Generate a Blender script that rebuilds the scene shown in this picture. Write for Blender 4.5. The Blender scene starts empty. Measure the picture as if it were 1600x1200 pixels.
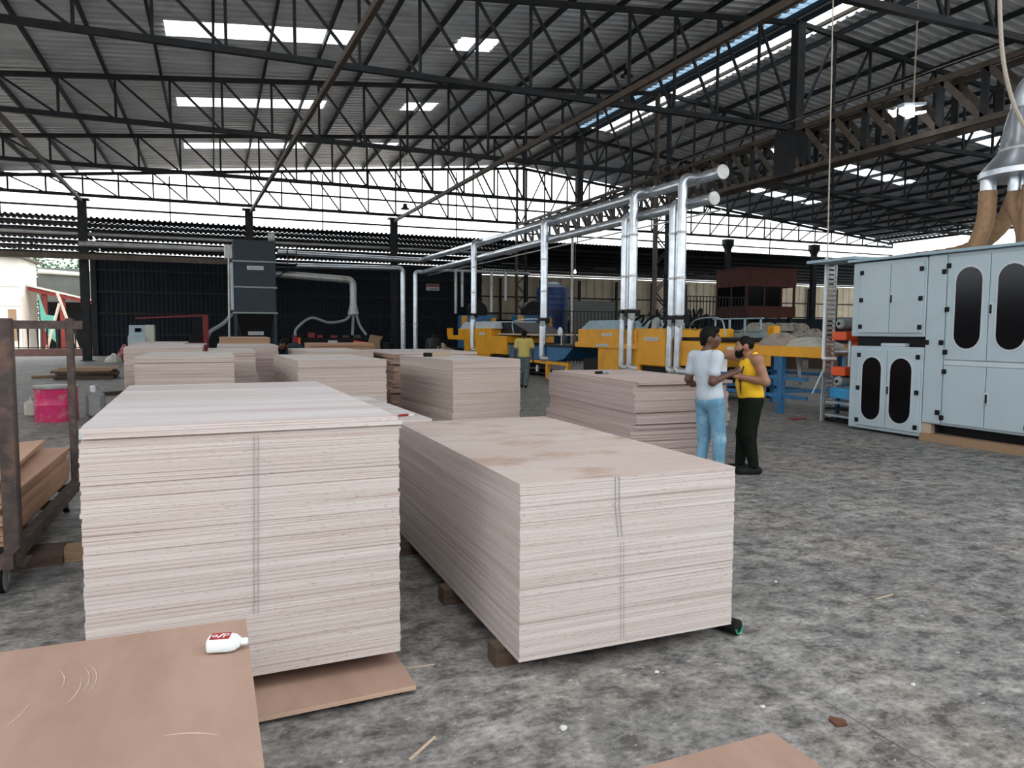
import bpy, math, random
import numpy as np
from mathutils import Matrix, Vector

# ---------------------------------------------------------------- camera, sky, exposure
scn = bpy.context.scene
COL = scn.collection
CAM_H = 1.65
cam_d = bpy.data.cameras.new('camera')
cam_d.sensor_width = 36.0
cam_d.lens = 1138.0 / 1600.0 * 36.0
cam_d.clip_end = 600
cam = bpy.data.objects.new('camera', cam_d)
COL.objects.link(cam)
_v = Vector((335 - 800, 514 - 600, 1138)).normalized()
_u = Vector((3600 - 800, 530 - 600, 1138)).normalized()
_u = (_u - _v * _u.dot(_v)).normalized()
_w = _v.cross(_u)
if _w.y > 0:
    _w = -_w
right = Vector((_u.x, _v.x, _w.x)); down = Vector((_u.y, _v.y, _w.y)); fwd = Vector((_u.z, _v.z, _w.z))
mw = Matrix.Identity(4)
for i in range(3):
    mw[i][0] = right[i]; mw[i][1] = -down[i]; mw[i][2] = -fwd[i]
mw[2][3] = CAM_H
cam.matrix_world = mw
scn.camera = cam

world = bpy.data.worlds.new('overcast_sky'); scn.world = world
world.use_nodes = True
wn = world.node_tree.nodes; wl = world.node_tree.links
bg = wn['Background']
bg.inputs['Color'].default_value = (0.93, 0.97, 1.0, 1)
bg.inputs['Strength'].default_value = 1.0
vs = scn.view_settings
vs.view_transform = 'Standard'; vs.look = 'None'; vs.gamma = 1.0; vs.use_curve_mapping = False
vs.exposure = 1.78

R = random.Random(7)

# ---------------------------------------------------------------- mesh helpers
OFF = {}


class MB:
    def __init__(s):
        s.v = []; s.f = []

    def add(s, vs_, fs):
        o = len(s.v); s.v += [tuple(p) for p in vs_]; s.f += [tuple(i + o for i in f) for f in fs]; return s

    def box(s, x0, x1, y0, y1, z0, z1):
        return s.add([(x0, y0, z0), (x1, y0, z0), (x1, y1, z0), (x0, y1, z0), (x0, y0, z1), (x1, y0, z1), (x1, y1, z1), (x0, y1, z1)],
                     [(0, 3, 2, 1), (4, 5, 6, 7), (0, 1, 5, 4), (1, 2, 6, 5), (2, 3, 7, 6), (3, 0, 4, 7)])

    def bbox(s, x0, x1, y0, y1, z0, z1, b=0.01):
        # box with chamfered vertical and top edges
        c = [(x0 + b, y0), (x1 - b, y0), (x1, y0 + b), (x1, y1 - b), (x1 - b, y1), (x0 + b, y1), (x0, y1 - b), (x0, y0 + b)]
        cx, cy = (x0 + x1) / 2, (y0 + y1) / 2
        def sh(p, d):
            return (p[0] + (d if p[0] < cx else -d), p[1] + (d if p[1] < cy else -d))
        rings = [[(*sh(p, b), z0) for p in c], [(*p, z0 + b) for p in c], [(*p, z1 - b) for p in c], [(*sh(p, b), z1) for p in c]]
        return s.loft(rings, True, True)

    def loft(s, rings, closed=True, caps=True):
        o = len(s.v); n = len(rings[0])
        for r in rings:
            s.v += [tuple(p) for p in r]
        for i in range(len(rings) - 1):
            for j in range(n if closed else n - 1):
                a = o + i * n + j; b = o + i * n + (j + 1) % n
                s.f.append((a, b, b + n, a + n))
        if caps:
            s.f.append(tuple(o + j for j in reversed(range(n))))
            s.f.append(tuple(o + (len(rings) - 1) * n + j for j in range(n)))
        return s

    def prism(s, poly, axis, a0, a1):
        # poly in the two other axes, in order (y,z) for 'x', (x,z) for 'y', (x,y) for 'z'
        def m(p, a):
            return (a, p[0], p[1]) if axis == 'x' else ((p[0], a, p[1]) if axis == 'y' else (p[0], p[1], a))
        return s.loft([[m(p, a0) for p in poly], [m(p, a1) for p in poly]], True, True)

    def bar(s, p0, p1, w, h=None, up=(0, 0, 1)):
        h = h or w
        a = Vector(p0); b = Vector(p1); d = (b - a).normalized()
        u = Vector(up)
        if abs(d.dot(u)) > 0.98:
            u = Vector((0, 1, 0))
        x = d.cross(u).normalized(); z = x.cross(d).normalized()
        q = [x * w / 2 + z * h / 2, -x * w / 2 + z * h / 2, -x * w / 2 - z * h / 2, x * w / 2 - z * h / 2]
        return s.loft([[a + t for t in q], [b + t for t in q]], True, True)

    def tube(s, pts, r, n=12, caps=True):
        P = [Vector(p) for p in pts]; rs = r if isinstance(r, (list, tuple)) else [r] * len(P)
        rings = []; ref = None
        for i, p in enumerate(P):
            if i == 0: d = P[1] - P[0]
            elif i == len(P) - 1: d = P[-1] - P[-2]
            else: d = (P[i + 1] - p).normalized() + (p - P[i - 1]).normalized()
            d.normalize()
            if ref is None:
                ref = Vector((0, 0, 1)) if abs(d.z) < 0.9 else Vector((1, 0, 0))
            x = (ref - d * ref.dot(d)).normalized(); y = d.cross(x); ref = x
            rings.append([p + (x * math.cos(t) + y * math.sin(t)) * rs[i] for t in [2 * math.pi * k / n for k in range(n)]])
        return s.loft(rings, True, caps)

    def lathe(s, prof, c=(0, 0, 0), axis='z', n=20):
        rings = []
        for r, h in prof:
            ring = []
            for k in range(n):
                t = 2 * math.pi * k / n; a, b = r * math.cos(t), r * math.sin(t)
                ring.append((c[0] + a, c[1] + b, c[2] + h) if axis == 'z' else ((c[0] + h, c[1] + a, c[2] + b) if axis == 'x' else (c[0] + b, c[1] + h, c[2] + a)))
            rings.append(ring)
        return s.loft(rings, True, True)

    def corr(s, P, U, V, width, N, pitch=0.2, amp=0.03, prof=((0, 0), (.45, 0), (.55, 1), (.9, 1))):
        # ribbed sheet: extruded along vector U, waves counted along unit V, ribs along N
        P, U, V, N = Vector(P), Vector(U), Vector(V), Vector(N)
        t = 0.0; seq = []
        k = 0
        while t < width - 1e-6:
            for dt, a in prof:
                if t + dt * pitch < width: seq.append((t + dt * pitch, a * amp))
            t += pitch
        seq.append((width, 0))
        o = len(s.v)
        for w_, a in seq:
            p = P + V * w_ + N * a
            s.v += [tuple(p), tuple(p + U)]
        for i in range(len(seq) - 1):
            a = o + 2 * i; s.f.append((a, a + 1, a + 3, a + 2))
        return s

    def build(s, name, mat, parent=None, smooth=False, local=False):
        off = Vector((0, 0, 0))
        if parent is not None and not local: off = OFF.get(parent.name, off)
        me = bpy.data.meshes.new(name)
        me.from_pydata([(p[0] - off.x, p[1] - off.y, p[2] - off.z) for p in s.v], [], s.f)
        me.materials.append(M[mat] if isinstance(mat, str) else mat)
        if smooth:
            me.polygons.foreach_set('use_smooth', [True] * len(me.polygons))
            try: me.set_sharp_from_angle(angle=math.radians(38))
            except Exception: pass
        ob = bpy.data.objects.new(name, me); COL.objects.link(ob)
        if parent is not None:
            ob.parent = parent; OFF[ob.name] = OFF.get(parent.name, Vector((0, 0, 0)))
        return ob

    def single(s, name, label, cat, mat, group=None, smooth=False):
        a = np.array(s.v); lo = a.min(0); hi = a.max(0)
        c = ((lo[0] + hi[0]) / 2, (lo[1] + hi[1]) / 2, lo[2])
        s.v = [(p[0] - c[0], p[1] - c[1], p[2] - c[2]) for p in s.v]
        ob = s.build(name, mat, None, smooth); ob.location = c
        OFF[ob.name] = Vector(c)
        return tag(ob, label, cat, group)


def tag(ob, label, cat, group=None):
    ob['label'] = label; ob['category'] = cat
    if group: ob['group'] = group
    return ob


def thing(name, label, cat, loc=(0, 0, 0), rz=0.0, group=None):
    ob = bpy.data.objects.new(name, None); COL.objects.link(ob)
    ob.empty_display_size = 0.2
    ob.location = loc; ob.rotation_euler = (0, 0, rz)
    OFF[ob.name] = Vector(loc)
    return tag(ob, label, cat, group)


def struct(name, loc=(0, 0, 0)):
    ob = bpy.data.objects.new(name, None); COL.objects.link(ob)
    ob.location = loc; OFF[ob.name] = Vector(loc); ob['kind'] = 'structure'
    return ob


def B(x0, x1, y0, y1, z0, z1): return MB().box(x0, x1, y0, y1, z0, z1)
def BB(x0, x1, y0, y1, z0, z1, b=.01): return MB().bbox(x0, x1, y0, y1, z0, z1, b)
def BAR(a, b, w, h=None, up=(0, 0, 1)): return MB().bar(a, b, w, h, up)
def TUBE(p, r, n=12): return MB().tube(p, r, n)


def bez(pts, n=24):
    # smooth curve through the points (Catmull-Rom)
    P = [Vector(p) for p in pts]; P = [P[0] * 2 - P[1]] + P + [P[-1] * 2 - P[-2]]
    out = []; m = len(P) - 3
    for i in range(m):
        for k in range(max(2, n // m)):
            t = k / max(2, n // m)
            a, b, c, d = P[i:i + 4]
            out.append(0.5 * ((2 * b) + (c - a) * t + (2 * a - 5 * b + 4 * c - d) * t * t + (3 * b - a - 3 * c + d) * t ** 3))
    out.append(P[-2]); return out


# ---------------------------------------------------------------- materials
M = {}


def nd(nt, typ, **kw):
    n = nt.nodes.new(typ)
    for k, v in kw.items(): setattr(n, k, v)
    return n


def ramp(nt, fac, stops):
    r = nt.nodes.new('ShaderNodeValToRGB'); el = r.color_ramp.elements
    while len(el) < len(stops): el.new(0.5)
    for e, (p, c) in zip(el, stops): e.position = p; e.color = (*c, 1)
    nt.links.new(fac, r.inputs['Fac']); return r.outputs['Color']


def noise(nt, scale=5.0, vec=(1, 1, 1), detail=4, rough=.55, coord='pos'):
    if coord == 'pos': src = nd(nt, 'ShaderNodeNewGeometry').outputs['Position']
    else: src = nd(nt, 'ShaderNodeTexCoord').outputs['Object']
    mp = nd(nt, 'ShaderNodeMapping'); mp.inputs['Scale'].default_value = vec
    nt.links.new(src, mp.inputs['Vector'])
    n = nd(nt, 'ShaderNodeTexNoise'); n.inputs['Scale'].default_value = scale
    n.inputs['Detail'].default_value = detail; n.inputs['Roughness'].default_value = rough
    nt.links.new(mp.outputs['Vector'], n.inputs['Vector'])
    return n.outputs['Fac']


def mix(nt, a, b, f, mode='MIX'):
    m = nd(nt, 'ShaderNodeMix'); m.data_type = 'RGBA'; m.blend_type = mode
    for sock, val in ((m.inputs[6], a), (m.inputs[7], b)):
        if isinstance(val, (tuple, list)): sock.default_value = (*val, 1)
        else: nt.links.new(val, sock)
    if isinstance(f, float): m.inputs[0].default_value = f
    else: nt.links.new(f, m.inputs[0])
    return m.outputs[2]


def newmat(name):
    m = bpy.data.materials.new(name); m.use_nodes = True; M[name] = m
    nt = m.node_tree; return m, nt, nt.nodes['Principled BSDF']


def paint(name, c, rough=.5, metal=0.0, var=.25, scale=6.0, vec=(1, 1, 1), bump=0.0, spec=.4, dirt=None, dscale=2.0, coord='pos'):
    m, nt, p = newmat(name)
    n = noise(nt, scale, vec, coord=coord)
    lo = tuple(x * (1 - var) for x in c); hi = tuple(min(1, x * (1 + var * .6)) for x in c)
    col = ramp(nt, n, [(.3, lo), (.7, hi)])
    if dirt:
        f = nd(nt, 'ShaderNodeMapRange'); f.inputs['From Min'].default_value = .52; f.inputs['From Max'].default_value = .72
        nt.links.new(noise(nt, dscale, (1, 1, 1), 6, .65, coord), f.inputs['Value'])
        col = mix(nt, col, dirt, f.outputs['Result'])
    nt.links.new(col, p.inputs['Base Color'])
    p.inputs['Roughness'].default_value = rough; p.inputs['Metallic'].default_value = metal
    p.inputs['Specular IOR Level'].default_value = spec
    if bump:
        b = nd(nt, 'ShaderNodeBump'); b.inputs['Strength'].default_value = bump; b.inputs['Distance'].default_value = .02
        nt.links.new(n, b.inputs['Height']); nt.links.new(b.outputs['Normal'], p.inputs['Normal'])
    return m


def ply(name, edge_lo, edge_mid, edge_hi, face_lo, face_hi, streak=(.5, 9, 1), stain=None):
    m, nt, p = newmat(name)
    g = nd(nt, 'ShaderNodeNewGeometry'); sp = nd(nt, 'ShaderNodeSeparateXYZ'); nt.links.new(g.outputs['Normal'], sp.inputs[0])
    ab = nd(nt, 'ShaderNodeMath', operation='ABSOLUTE'); nt.links.new(sp.outputs['Z'], ab.inputs[0])
    gt = nd(nt, 'ShaderNodeMath', operation='GREATER_THAN'); gt.inputs[1].default_value = .7; nt.links.new(ab.outputs[0], gt.inputs[0])
    fine = noise(nt, 1.0, (.7, .7, 230), 4, .65)
    edge = ramp(nt, fine, [(.29, edge_lo), (.42, edge_mid), (.58, edge_hi)])
    band = ramp(nt, noise(nt, 1.0, (.3, .3, 22), 3, .6), [(.35, (.88, .86, .85)), (.62, (1, 1, 1))])
    edge = mix(nt, edge, band, 1.0, 'MULTIPLY')
    fleck = ramp(nt, noise(nt, 1.0, (30, 30, 260), 2, .5), [(.28, (.55, .46, .40)), (.36, (1, 1, 1))])
    edge = mix(nt, edge, fleck, .8, 'MULTIPLY')
    face = ramp(nt, noise(nt, 1.0, streak, 5, .6), [(.32, face_lo), (.62, face_hi)])
    grain = ramp(nt, noise(nt, 1.0, (streak[0] * 4, streak[1] * 12, 1), 4, .6), [(.3, (.90, .88, .87)), (.6, (1, 1, 1))])
    face = mix(nt, face, grain, 1.0, 'MULTIPLY')
    if stain:
        f = nd(nt, 'ShaderNodeMapRange'); f.inputs['From Min'].default_value = .50; f.inputs['From Max'].default_value = .66
        nt.links.new(noise(nt, 1.6, (1, 1.4, 1), 6, .6), f.inputs['Value'])
        face = mix(nt, face, stain, f.outputs['Result'])
    oi = nd(nt, 'ShaderNodeObjectInfo')
    rc = ramp(nt, oi.outputs['Random'], [(0, (.93, .915, .91)), (1, (1, 1, 1))])
    c = mix(nt, mix(nt, edge, rc, 1.0, 'MULTIPLY'), face, gt.outputs[0])
    nt.links.new(c, p.inputs['Base Color']); p.inputs['Roughness'].default_value = .62; p.inputs['Specular IOR Level'].default_value = .3
    return m


ply('plywood_pale', (.30, .215, .18), (.53, .455, .42), (.62, .57, .54), (.44, .35, .335), (.59, .56, .555), (.22, 3.2, 1))
ply('plywood_pink', (.30, .215, .18), (.53, .455, .42), (.62, .57, .54), (.46, .37, .33), (.52, .445, .41), (.3, 2, 1), stain=(.34, .225, .16))
ply('plywood_warm', (.29, .21, .17), (.46, .375, .33), (.56, .48, .43), (.54, .46, .42), (.64, .58, .55), (.3, 4, 1))
ply('plywood_rose', (.27, .19, .17), (.44, .345, .32), (.55, .46, .43), (.50, .37, .33), (.58, .46, .42), (.3, 4, 1))
ply('plywood_brown', (.25, .15, .10), (.46, .31, .22), (.58, .42, .32), (.29, .185, .14), (.36, .24, .185), (2.5, .35, 1))
ply('veneer_dark', (.10, .06, .045), (.24, .15, .11), (.40, .28, .21), (.50, .42, .37), (.60, .54, .50), (.3, 4, 1))
ply('veneer_orange', (.22, .11, .06), (.38, .21, .125), (.48, .30, .19), (.44, .245, .16), (.54, .33, .235), (2, .5, 1))

paint('steel_dark', (.022, .025, .028), .6, .0, .3, 3.0, spec=.2, dirt=(.05, .038, .03), dscale=1.3)
paint('steel_brown', (.105, .084, .068), .65, .0, .3, 3.0, spec=.2, dirt=(.11, .085, .065))
paint('purlin_steel', (.020, .026, .032), .6, .0, .25, 2.0, spec=.2)
paint('roof_metal', (.80, .83, .86), .40, .35, .18, 1.2, (.4, 2.5, 1), dirt=(.58, .58, .58), dscale=.8)
paint('wall_navy', (.019, .024, .031), .65, .0, .25, 1.5, (1, 1, .4), spec=.12)
paint('wall_cream', (.62, .52, .37), .6, .0, .2, 1.0, dirt=(.42, .33, .22), dscale=.5)
paint('galvanised', (.62, .66, .70), .30, .85, .18, 5.0)
paint('galvanised_dull', (.50, .50, .49), .45, .6, .2, 5.0, dirt=(.35, .31, .26))
paint('yellow_paint', (.78, .35, .006), .42, .0, .10, 3.0, spec=.4, dirt=(.60, .27, .015), dscale=1.4)
paint('blue_paint', (.020, .13, .28), .45, .0, .2, 3.0)
paint('blue_bright', (.04, .27, .52), .4, .0, .15, 3.0)
paint('blue_hood', (.30, .42, .48), .4, .1, .15, 3.0)
paint('navy_box', (.030, .045, .058), .5, .1, .15, 3.0)
paint('machine_grey', (.42, .51, .55), .42, .0, .05, 2.0, spec=.5)
paint('machine_white', (.52, .58, .62), .4, .0, .06, 2.0)
paint('black_plastic', (.008, .008, .009), .5, .0, .1, 5.0, spec=.15)
paint('black_glass', (.003, .003, .004), .15, .0, .1, 5.0, spec=.25)
paint('orange_red', (.80, .10, .02), .38, .0, .1, 4.0)
paint('red_paint', (.22, .012, .016), .45, .0, .25, 4.0)
paint('pink_paint', (.62, .035, .15), .45, .0, .2, 6.0, dirt=(.55, .25, .25), dscale=5.0)
paint('motor_grey', (.33, .36, .36), .5, .2, .15, 8.0)
paint('cabin_brown', (.085, .030, .023), .6, .0, .2, 1.5, spec=.15)
paint('cream_cabinet', (.55, .55, .47), .5, .0, .08, 3.0)
paint('tank_blue', (.018, .05, .17), .45, .0, .15, 2.0)
paint('grey_panel', (.12, .125, .115), .6, .0, .1, 1.0)
paint('hose_brown', (.33, .19, .10), .6, .0, .2, 14.0, (1, 1, 1), .25)
paint('hose_grey', (.30, .32, .32), .5, .1, .15, 10.0)
paint('white_plastic', (.78, .84, .86), .35, .0, .03, 4.0)
paint('label_white', (.62, .64, .64), .5, .0, .05, 4.0)
paint('label_red', (.35, .015, .02), .45, .0, .1, 4.0)
paint('ink', (.03, .03, .035), .6, .0, .1, 9.0)
paint('ink_blue', (.26, .28, .32), .7, .0, .1, 9.0)
paint('sign_red', (.34, .10, .10), .6, .0, .1, 5.0)
paint('timber', (.34, .22, .13), .75, .0, .3, 9.0, (1, 8, 8), .2)
paint('timber_dark', (.10, .065, .045), .8, .0, .35, 9.0, (1, 6, 6), .3)
paint('scuff', (.47, .37, .31), .9, .0, .2, 30.0)
paint('timber_pale', (.52, .40, .29), .7, .0, .2, 9.0, (1, 8, 8), .2)
paint('rusty_steel', (.075, .055, .048), .7, .1, .35, 14.0, bump=.2, dirt=(.16, .09, .06), dscale=7.0)
paint('rope', (.46, .40, .32), .8, .0, .15, 30.0)
paint('sack', (.30, .27, .22), .85, .0, .25, 9.0, bump=.4)
paint('cloth_tan', (.36, .30, .25), .85, .0, .2, 7.0, bump=.3)
paint('cloth_pale', (.55, .53, .46), .85, .0, .15, 7.0, bump=.3)
paint('paper', (.82, .83, .84), .8, .0, .03, 5.0)
paint('rubber', (.012, .012, .012), .75, .0, .2, 9.0, spec=.15)
paint('stone', (.55, .55, .52), .8, .0, .2, 20.0)
paint('leaf_rust', (.11, .045, .025), .8, .0, .2, 20.0)
paint('glass_green', (.02, .25, .15), .15, .0, .1, 9.0, spec=.6)
# people
paint('skin_dark', (.105, .048, .030), .5, .0, .12, 14.0, coord='obj')
paint('skin_mid', (.30, .145, .085), .5, .0, .10, 14.0, coord='obj')
paint('hair_black', (.005, .0045, .0045), .6, .0, .3, 60.0, (1, 1, .4), .5, spec=.12, coord='obj')
paint('beard_black', (.008, .006, .005), .7, .0, .3, 70.0, bump=.5, spec=.1, coord='obj')
paint('shirt_white', (.46, .51, .56), .9, .0, .05, 9.0, (1, 1, .5), .6, spec=.1, coord='obj')
paint('tank_yellow', (.83, .48, .015), .8, .0, .07, 9.0, (1, 1, .6), .2, coord='obj')
paint('jeans', (.13, .28, .40), .85, .0, .35, 9.0, (1, 1, .6), .5, dirt=(.33, .48, .57), dscale=5.0, coord='obj')
paint('trousers_olive', (.009, .012, .009), .9, .0, .2, 7.0, (1, 1, .5), .4, spec=.08, coord='obj')
paint('shirt_mustard', (.52, .42, .12), .85, .0, .12, 8.0, bump=.2, coord='obj')
paint('trousers_grey', (.085, .11, .115), .85, .0, .2, 7.0, bump=.2, coord='obj')
paint('shirt_navy', (.010, .020, .036), .85, .0, .2, 7.0, bump=.2, coord='obj')
paint('shirt_charcoal', (.022, .024, .026), .85, .0, .2, 7.0, bump=.2, coord='obj')
paint('eye_white', (.6, .6, .58), .3, .0, .02, 5.0, coord='obj')
# outside
paint('ground_sand', (.55, .46, .36), .9, .0, .2, 1.0)
paint('house_wall', (.72, .70, .64), .8, .0, .1, 1.0)
paint('kerb_brick', (.22, .12, .10), .8, .0, .2, 3.0)
paint('shed_red', (.24, .035, .03), .7, .0, .2, 3.0)
paint('tarp_green', (.15, .48, .40), .6, .0, .15, 3.0)
paint('pole_pale', (.62, .50, .42), .7, .0, .1, 5.0)
paint('leaf_green', (.055, .14, .06), .7, .0, .5, 3.0)
paint('bark', (.08, .055, .04), .9, .0, .3, 9.0)

# concrete floor: grey, blotched, with pale specks and dark oily patches
m, nt, p = newmat('concrete')
base = ramp(nt, noise(nt, 1.3, (1, 1, 1), 8, .62), [(.32, (.170, .168, .165)), (.5, (.235, .228, .220)), (.68, (.31, .298, .285))])
patch = nd(nt, 'ShaderNodeMapRange'); patch.inputs['From Min'].default_value = .5; patch.inputs['From Max'].default_value = .68
nt.links.new(noise(nt, .45, (1, 1, 1), 7, .62), patch.inputs['Value'])
base = mix(nt, base, (.185, .182, .178), patch.outputs['Result'])
warm = nd(nt, 'ShaderNodeMapRange'); warm.inputs['From Min'].default_value = .5; warm.inputs['From Max'].default_value = .75
nt.links.new(noise(nt, .8, (1, 1, 1), 5, .6), warm.inputs['Value'])
base = mix(nt, base, (.28, .25, .22), warm.outputs['Result'])
blot = ramp(nt, noise(nt, 5.5, (1, 1.25, 1), 12, .74), [(.40, (.36, .35, .345)), (.48, (.76, .745, .73)), (.54, (.95, .93, .91)), (.63, (1.32, 1.30, 1.27))])
base = mix(nt, base, blot, 1.0, 'MULTIPLY')
blot2 = ramp(nt, noise(nt, 24, (1, 1.4, 1), 6, .7), [(.38, (.52, .52, .52)), (.5, (.97, .97, .97)), (.62, (1.2, 1.2, 1.2))])
base = mix(nt, base, blot2, .8, 'MULTIPLY')
spk = nd(nt, 'ShaderNodeMapRange'); spk.inputs['From Min'].default_value = .64; spk.inputs['From Max'].default_value = .74
nt.links.new(noise(nt, 16, (1, 1.5, 1), 4, .6), spk.inputs['Value'])
base = mix(nt, base, (.44, .43, .41), spk.outputs['Result'])
# faint slab joint and crack
def stroke(base, n_, c_, t0, t1, w_, col, amt):
    g_ = nd(nt, 'ShaderNodeNewGeometry').outputs['Position']
    def dot(v_):
        q = nd(nt, 'ShaderNodeVectorMath', operation='DOT_PRODUCT'); nt.links.new(g_, q.inputs[0]); q.inputs[1].default_value = (*v_, 0); return q.outputs['Value']
    a_ = nd(nt, 'ShaderNodeMath', operation='SUBTRACT'); nt.links.new(dot(n_), a_.inputs[0]); a_.inputs[1].default_value = c_
    wob = nd(nt, 'ShaderNodeMath', operation='MULTIPLY_ADD'); nt.links.new(noise(nt, 3.0, (1, 1, 1), 4, .6), wob.inputs[0]); wob.inputs[1].default_value = .05; nt.links.new(a_.outputs[0], wob.inputs[2])
    sh = nd(nt, 'ShaderNodeMath', operation='SUBTRACT'); nt.links.new(wob.outputs[0], sh.inputs[0]); sh.inputs[1].default_value = .025
    b_ = nd(nt, 'ShaderNodeMath', operation='ABSOLUTE'); nt.links.new(sh.outputs[0], b_.inputs[0])
    k_ = nd(nt, 'ShaderNodeMath', operation='LESS_THAN'); nt.links.new(b_.outputs[0], k_.inputs[0]); k_.inputs[1].default_value = w_
    td = dot((n_[1], -n_[0])); r_ = nd(nt, 'ShaderNodeMapRange'); r_.inputs['From Min'].default_value = t0; r_.inputs['From Max'].default_value = t0 + .1; nt.links.new(td, r_.inputs['Value'])
    r2 = nd(nt, 'ShaderNodeMapRange'); r2.inputs['From Min'].default_value = t1; r2.inputs['From Max'].default_value = t1 - .1; nt.links.new(td, r2.inputs['Value'])
    m1_ = nd(nt, 'ShaderNodeMath', operation='MULTIPLY'); nt.links.new(r_.outputs[0], m1_.inputs[0]); nt.links.new(r2.outputs[0], m1_.inputs[1])
    m2_ = nd(nt, 'ShaderNodeMath', operation='MULTIPLY'); nt.links.new(m1_.outputs[0], m2_.inputs[0]); nt.links.new(k_.outputs[0], m2_.inputs[1])
    m3_ = nd(nt, 'ShaderNodeMath', operation='MULTIPLY'); nt.links.new(m2_.outputs[0], m3_.inputs[0]); m3_.inputs[1].default_value = amt
    return mix(nt, base, col, m3_.outputs[0])
base = stroke(base, (-.0318, .9995), 5.317, 4.0, 8.0, .012, (.33, .32, .30), .6)
base = stroke(base, (1.0, .0026), 2.502, -2.45, -1.2, .004, (.05, .048, .045), .7)
# dark curved tyre mark in front of the middle stack
gpos = nd(nt, 'ShaderNodeNewGeometry').outputs['Position']
dv = nd(nt, 'ShaderNodeVectorMath', operation='DISTANCE'); nt.links.new(gpos, dv.inputs[0]); dv.inputs[1].default_value = (5.75, .93, 0)
s1 = nd(nt, 'ShaderNodeMath', operation='SUBTRACT'); nt.links.new(dv.outputs['Value'], s1.inputs[0]); s1.inputs[1].default_value = 4.60
s2 = nd(nt, 'ShaderNodeMath', operation='ABSOLUTE'); nt.links.new(s1.outputs[0], s2.inputs[0])
s3 = nd(nt, 'ShaderNodeMapRange'); s3.inputs['From Min'].default_value = .02; s3.inputs['From Max'].default_value = .07; s3.inputs['To Min'].default_value = .32; s3.inputs['To Max'].default_value = .0
nt.links.new(s2.outputs[0], s3.inputs['Value'])
base = mix(nt, base, (.07, .068, .066), s3.outputs['Result'])
nt.links.new(base, p.inputs['Base Color']); p.inputs['Roughness'].default_value = .62; p.inputs['Specular IOR Level'].default_value = .35
b = nd(nt, 'ShaderNodeBump'); b.inputs['Strength'].default_value = .25; b.inputs['Distance'].default_value = .01
nt.links.new(noise(nt, 18, (1, 1, 1), 6, .6), b.inputs['Height']); nt.links.new(b.outputs['Normal'], p.inputs['Normal'])


def sheet_clear(name, tint, keep):
    m, nt, p = newmat(name); nt.nodes.remove(p)
    tr = nd(nt, 'ShaderNodeBsdfTransparent'); tr.inputs[0].default_value = (*tint, 1)
    tl = nd(nt, 'ShaderNodeBsdfTranslucent'); tl.inputs[0].default_value = (*tint, 1)
    mx = nd(nt, 'ShaderNodeMixShader'); mx.inputs[0].default_value = keep
    nt.links.new(tr.outputs[0], mx.inputs[1]); nt.links.new(tl.outputs[0], mx.inputs[2])
    nt.links.new(mx.outputs[0], nt.nodes['Material Output'].inputs[0])


sheet_clear('skylight_white', (.92, .94, .95), .45)
sheet_clear('skylight_blue', (.16, .24, .31), .6)


def glow(name, c, s):
    m, nt, p = newmat(name)
    p.inputs['Base Color'].default_value = (*c, 1); p.inputs['Emission Color'].default_value = (*c, 1); p.inputs['Emission Strength'].default_value = s


glow('lamp_glow', (.95, .97, 1.0), 3.0)
glow('bulb_glow', (1.0, .75, .45), 1.2)

# ================================================================ the setting
X0 = 17.86                      # ridge line
RIDGE = 11.95; SLOPE = .098
def zr(x): return RIDGE - SLOPE * abs(x - X0)
XL, XR = -14.2, 49.9
YF, YBK = 0.0, 42.9
TY = [11.45, 19.19, 26.9, 34.6, 42.4]

fl = B(-26, 62, -14, 50.3, -.12, 0).box(18, 86, 50.3, 63, -.12, 0).build('floor', 'concrete'); fl['kind'] = 'structure'
gs = B(-90, 120, 63, 140, -.20, -.04).build('ground', 'ground_sand'); gs['kind'] = 'structure'
gs = B(-90, 18, 50.3, 63, -.20, -.04).box(-90, -26, -60, 50.3, -.20, -.04).box(-26, 120, -60, -14, -.20, -.04).build('ground', 'ground_sand'); gs['kind'] = 'structure'

# ---- roof
ceil = struct('ceiling', (X0, 18, RIDGE))
ROWS = [1.2, 8.4, 15.6, 22.75, 29.95, 37.0]
def run(mb, xa, xb, ya, yb):
    P = (xa, ya, zr(xa)); U = (xb - xa, 0, zr(xb) - zr(xa))
    mb.corr(P, U, (0, 1, 0), yb - ya, (0, 0, 1), .38, .08, ((0, 0), (.5, 0), (.6, 1), (.88, 1)))
YSTRIP = 33.6
left = MB(); rgt = MB(); pan = []; lblue = MB(); rclear = MB()
ys = [YF]
for r in ROWS: ys += [r, r + 1.15]
ys += [YBK]
cuts = sorted(set(ys + [YSTRIP]))
for a, b in zip(cuts[:-1], cuts[1:]):
    mid = (a + b) / 2
    sky = any(r < mid < r + 1.15 for r in ROWS)
    strip = 6 < mid < YSTRIP
    lx = 17.30 if strip else X0
    rx = 19.25 if strip else X0
    segL = [(XL, -1.1), (4.3, 7.5), (8.85, lx)] if sky else [(XL, lx)]
    segR = [(rx, 26.9), (28.2, 31.4), (36.8, XR)] if sky else [(rx, XR)]
    for s_ in segL: run(left, *s_, a, b)
    for s_ in segR: run(rgt, *s_, a, b)
    if sky:
        for s_ in ((-1.1, 4.3), (7.5, 8.85), (26.9, 28.2), (31.4, 36.8)):
            q = MB(); run(q, *s_, a, b); pan.append(q)
    if strip:
        run(lblue, 17.30, 17.95, a, b); run(rclear, 18.35, 19.25, a, b)
left.build('roof_sheet', 'roof_metal', ceil); rgt.build('roof_sheet', 'roof_metal', ceil)
for q in pan: q.build('skylight_panel', 'skylight_white', ceil)
lblue.build('ridge_panel', 'skylight_blue', ceil); rclear.build('ridge_panel', 'skylight_white', ceil)
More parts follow.
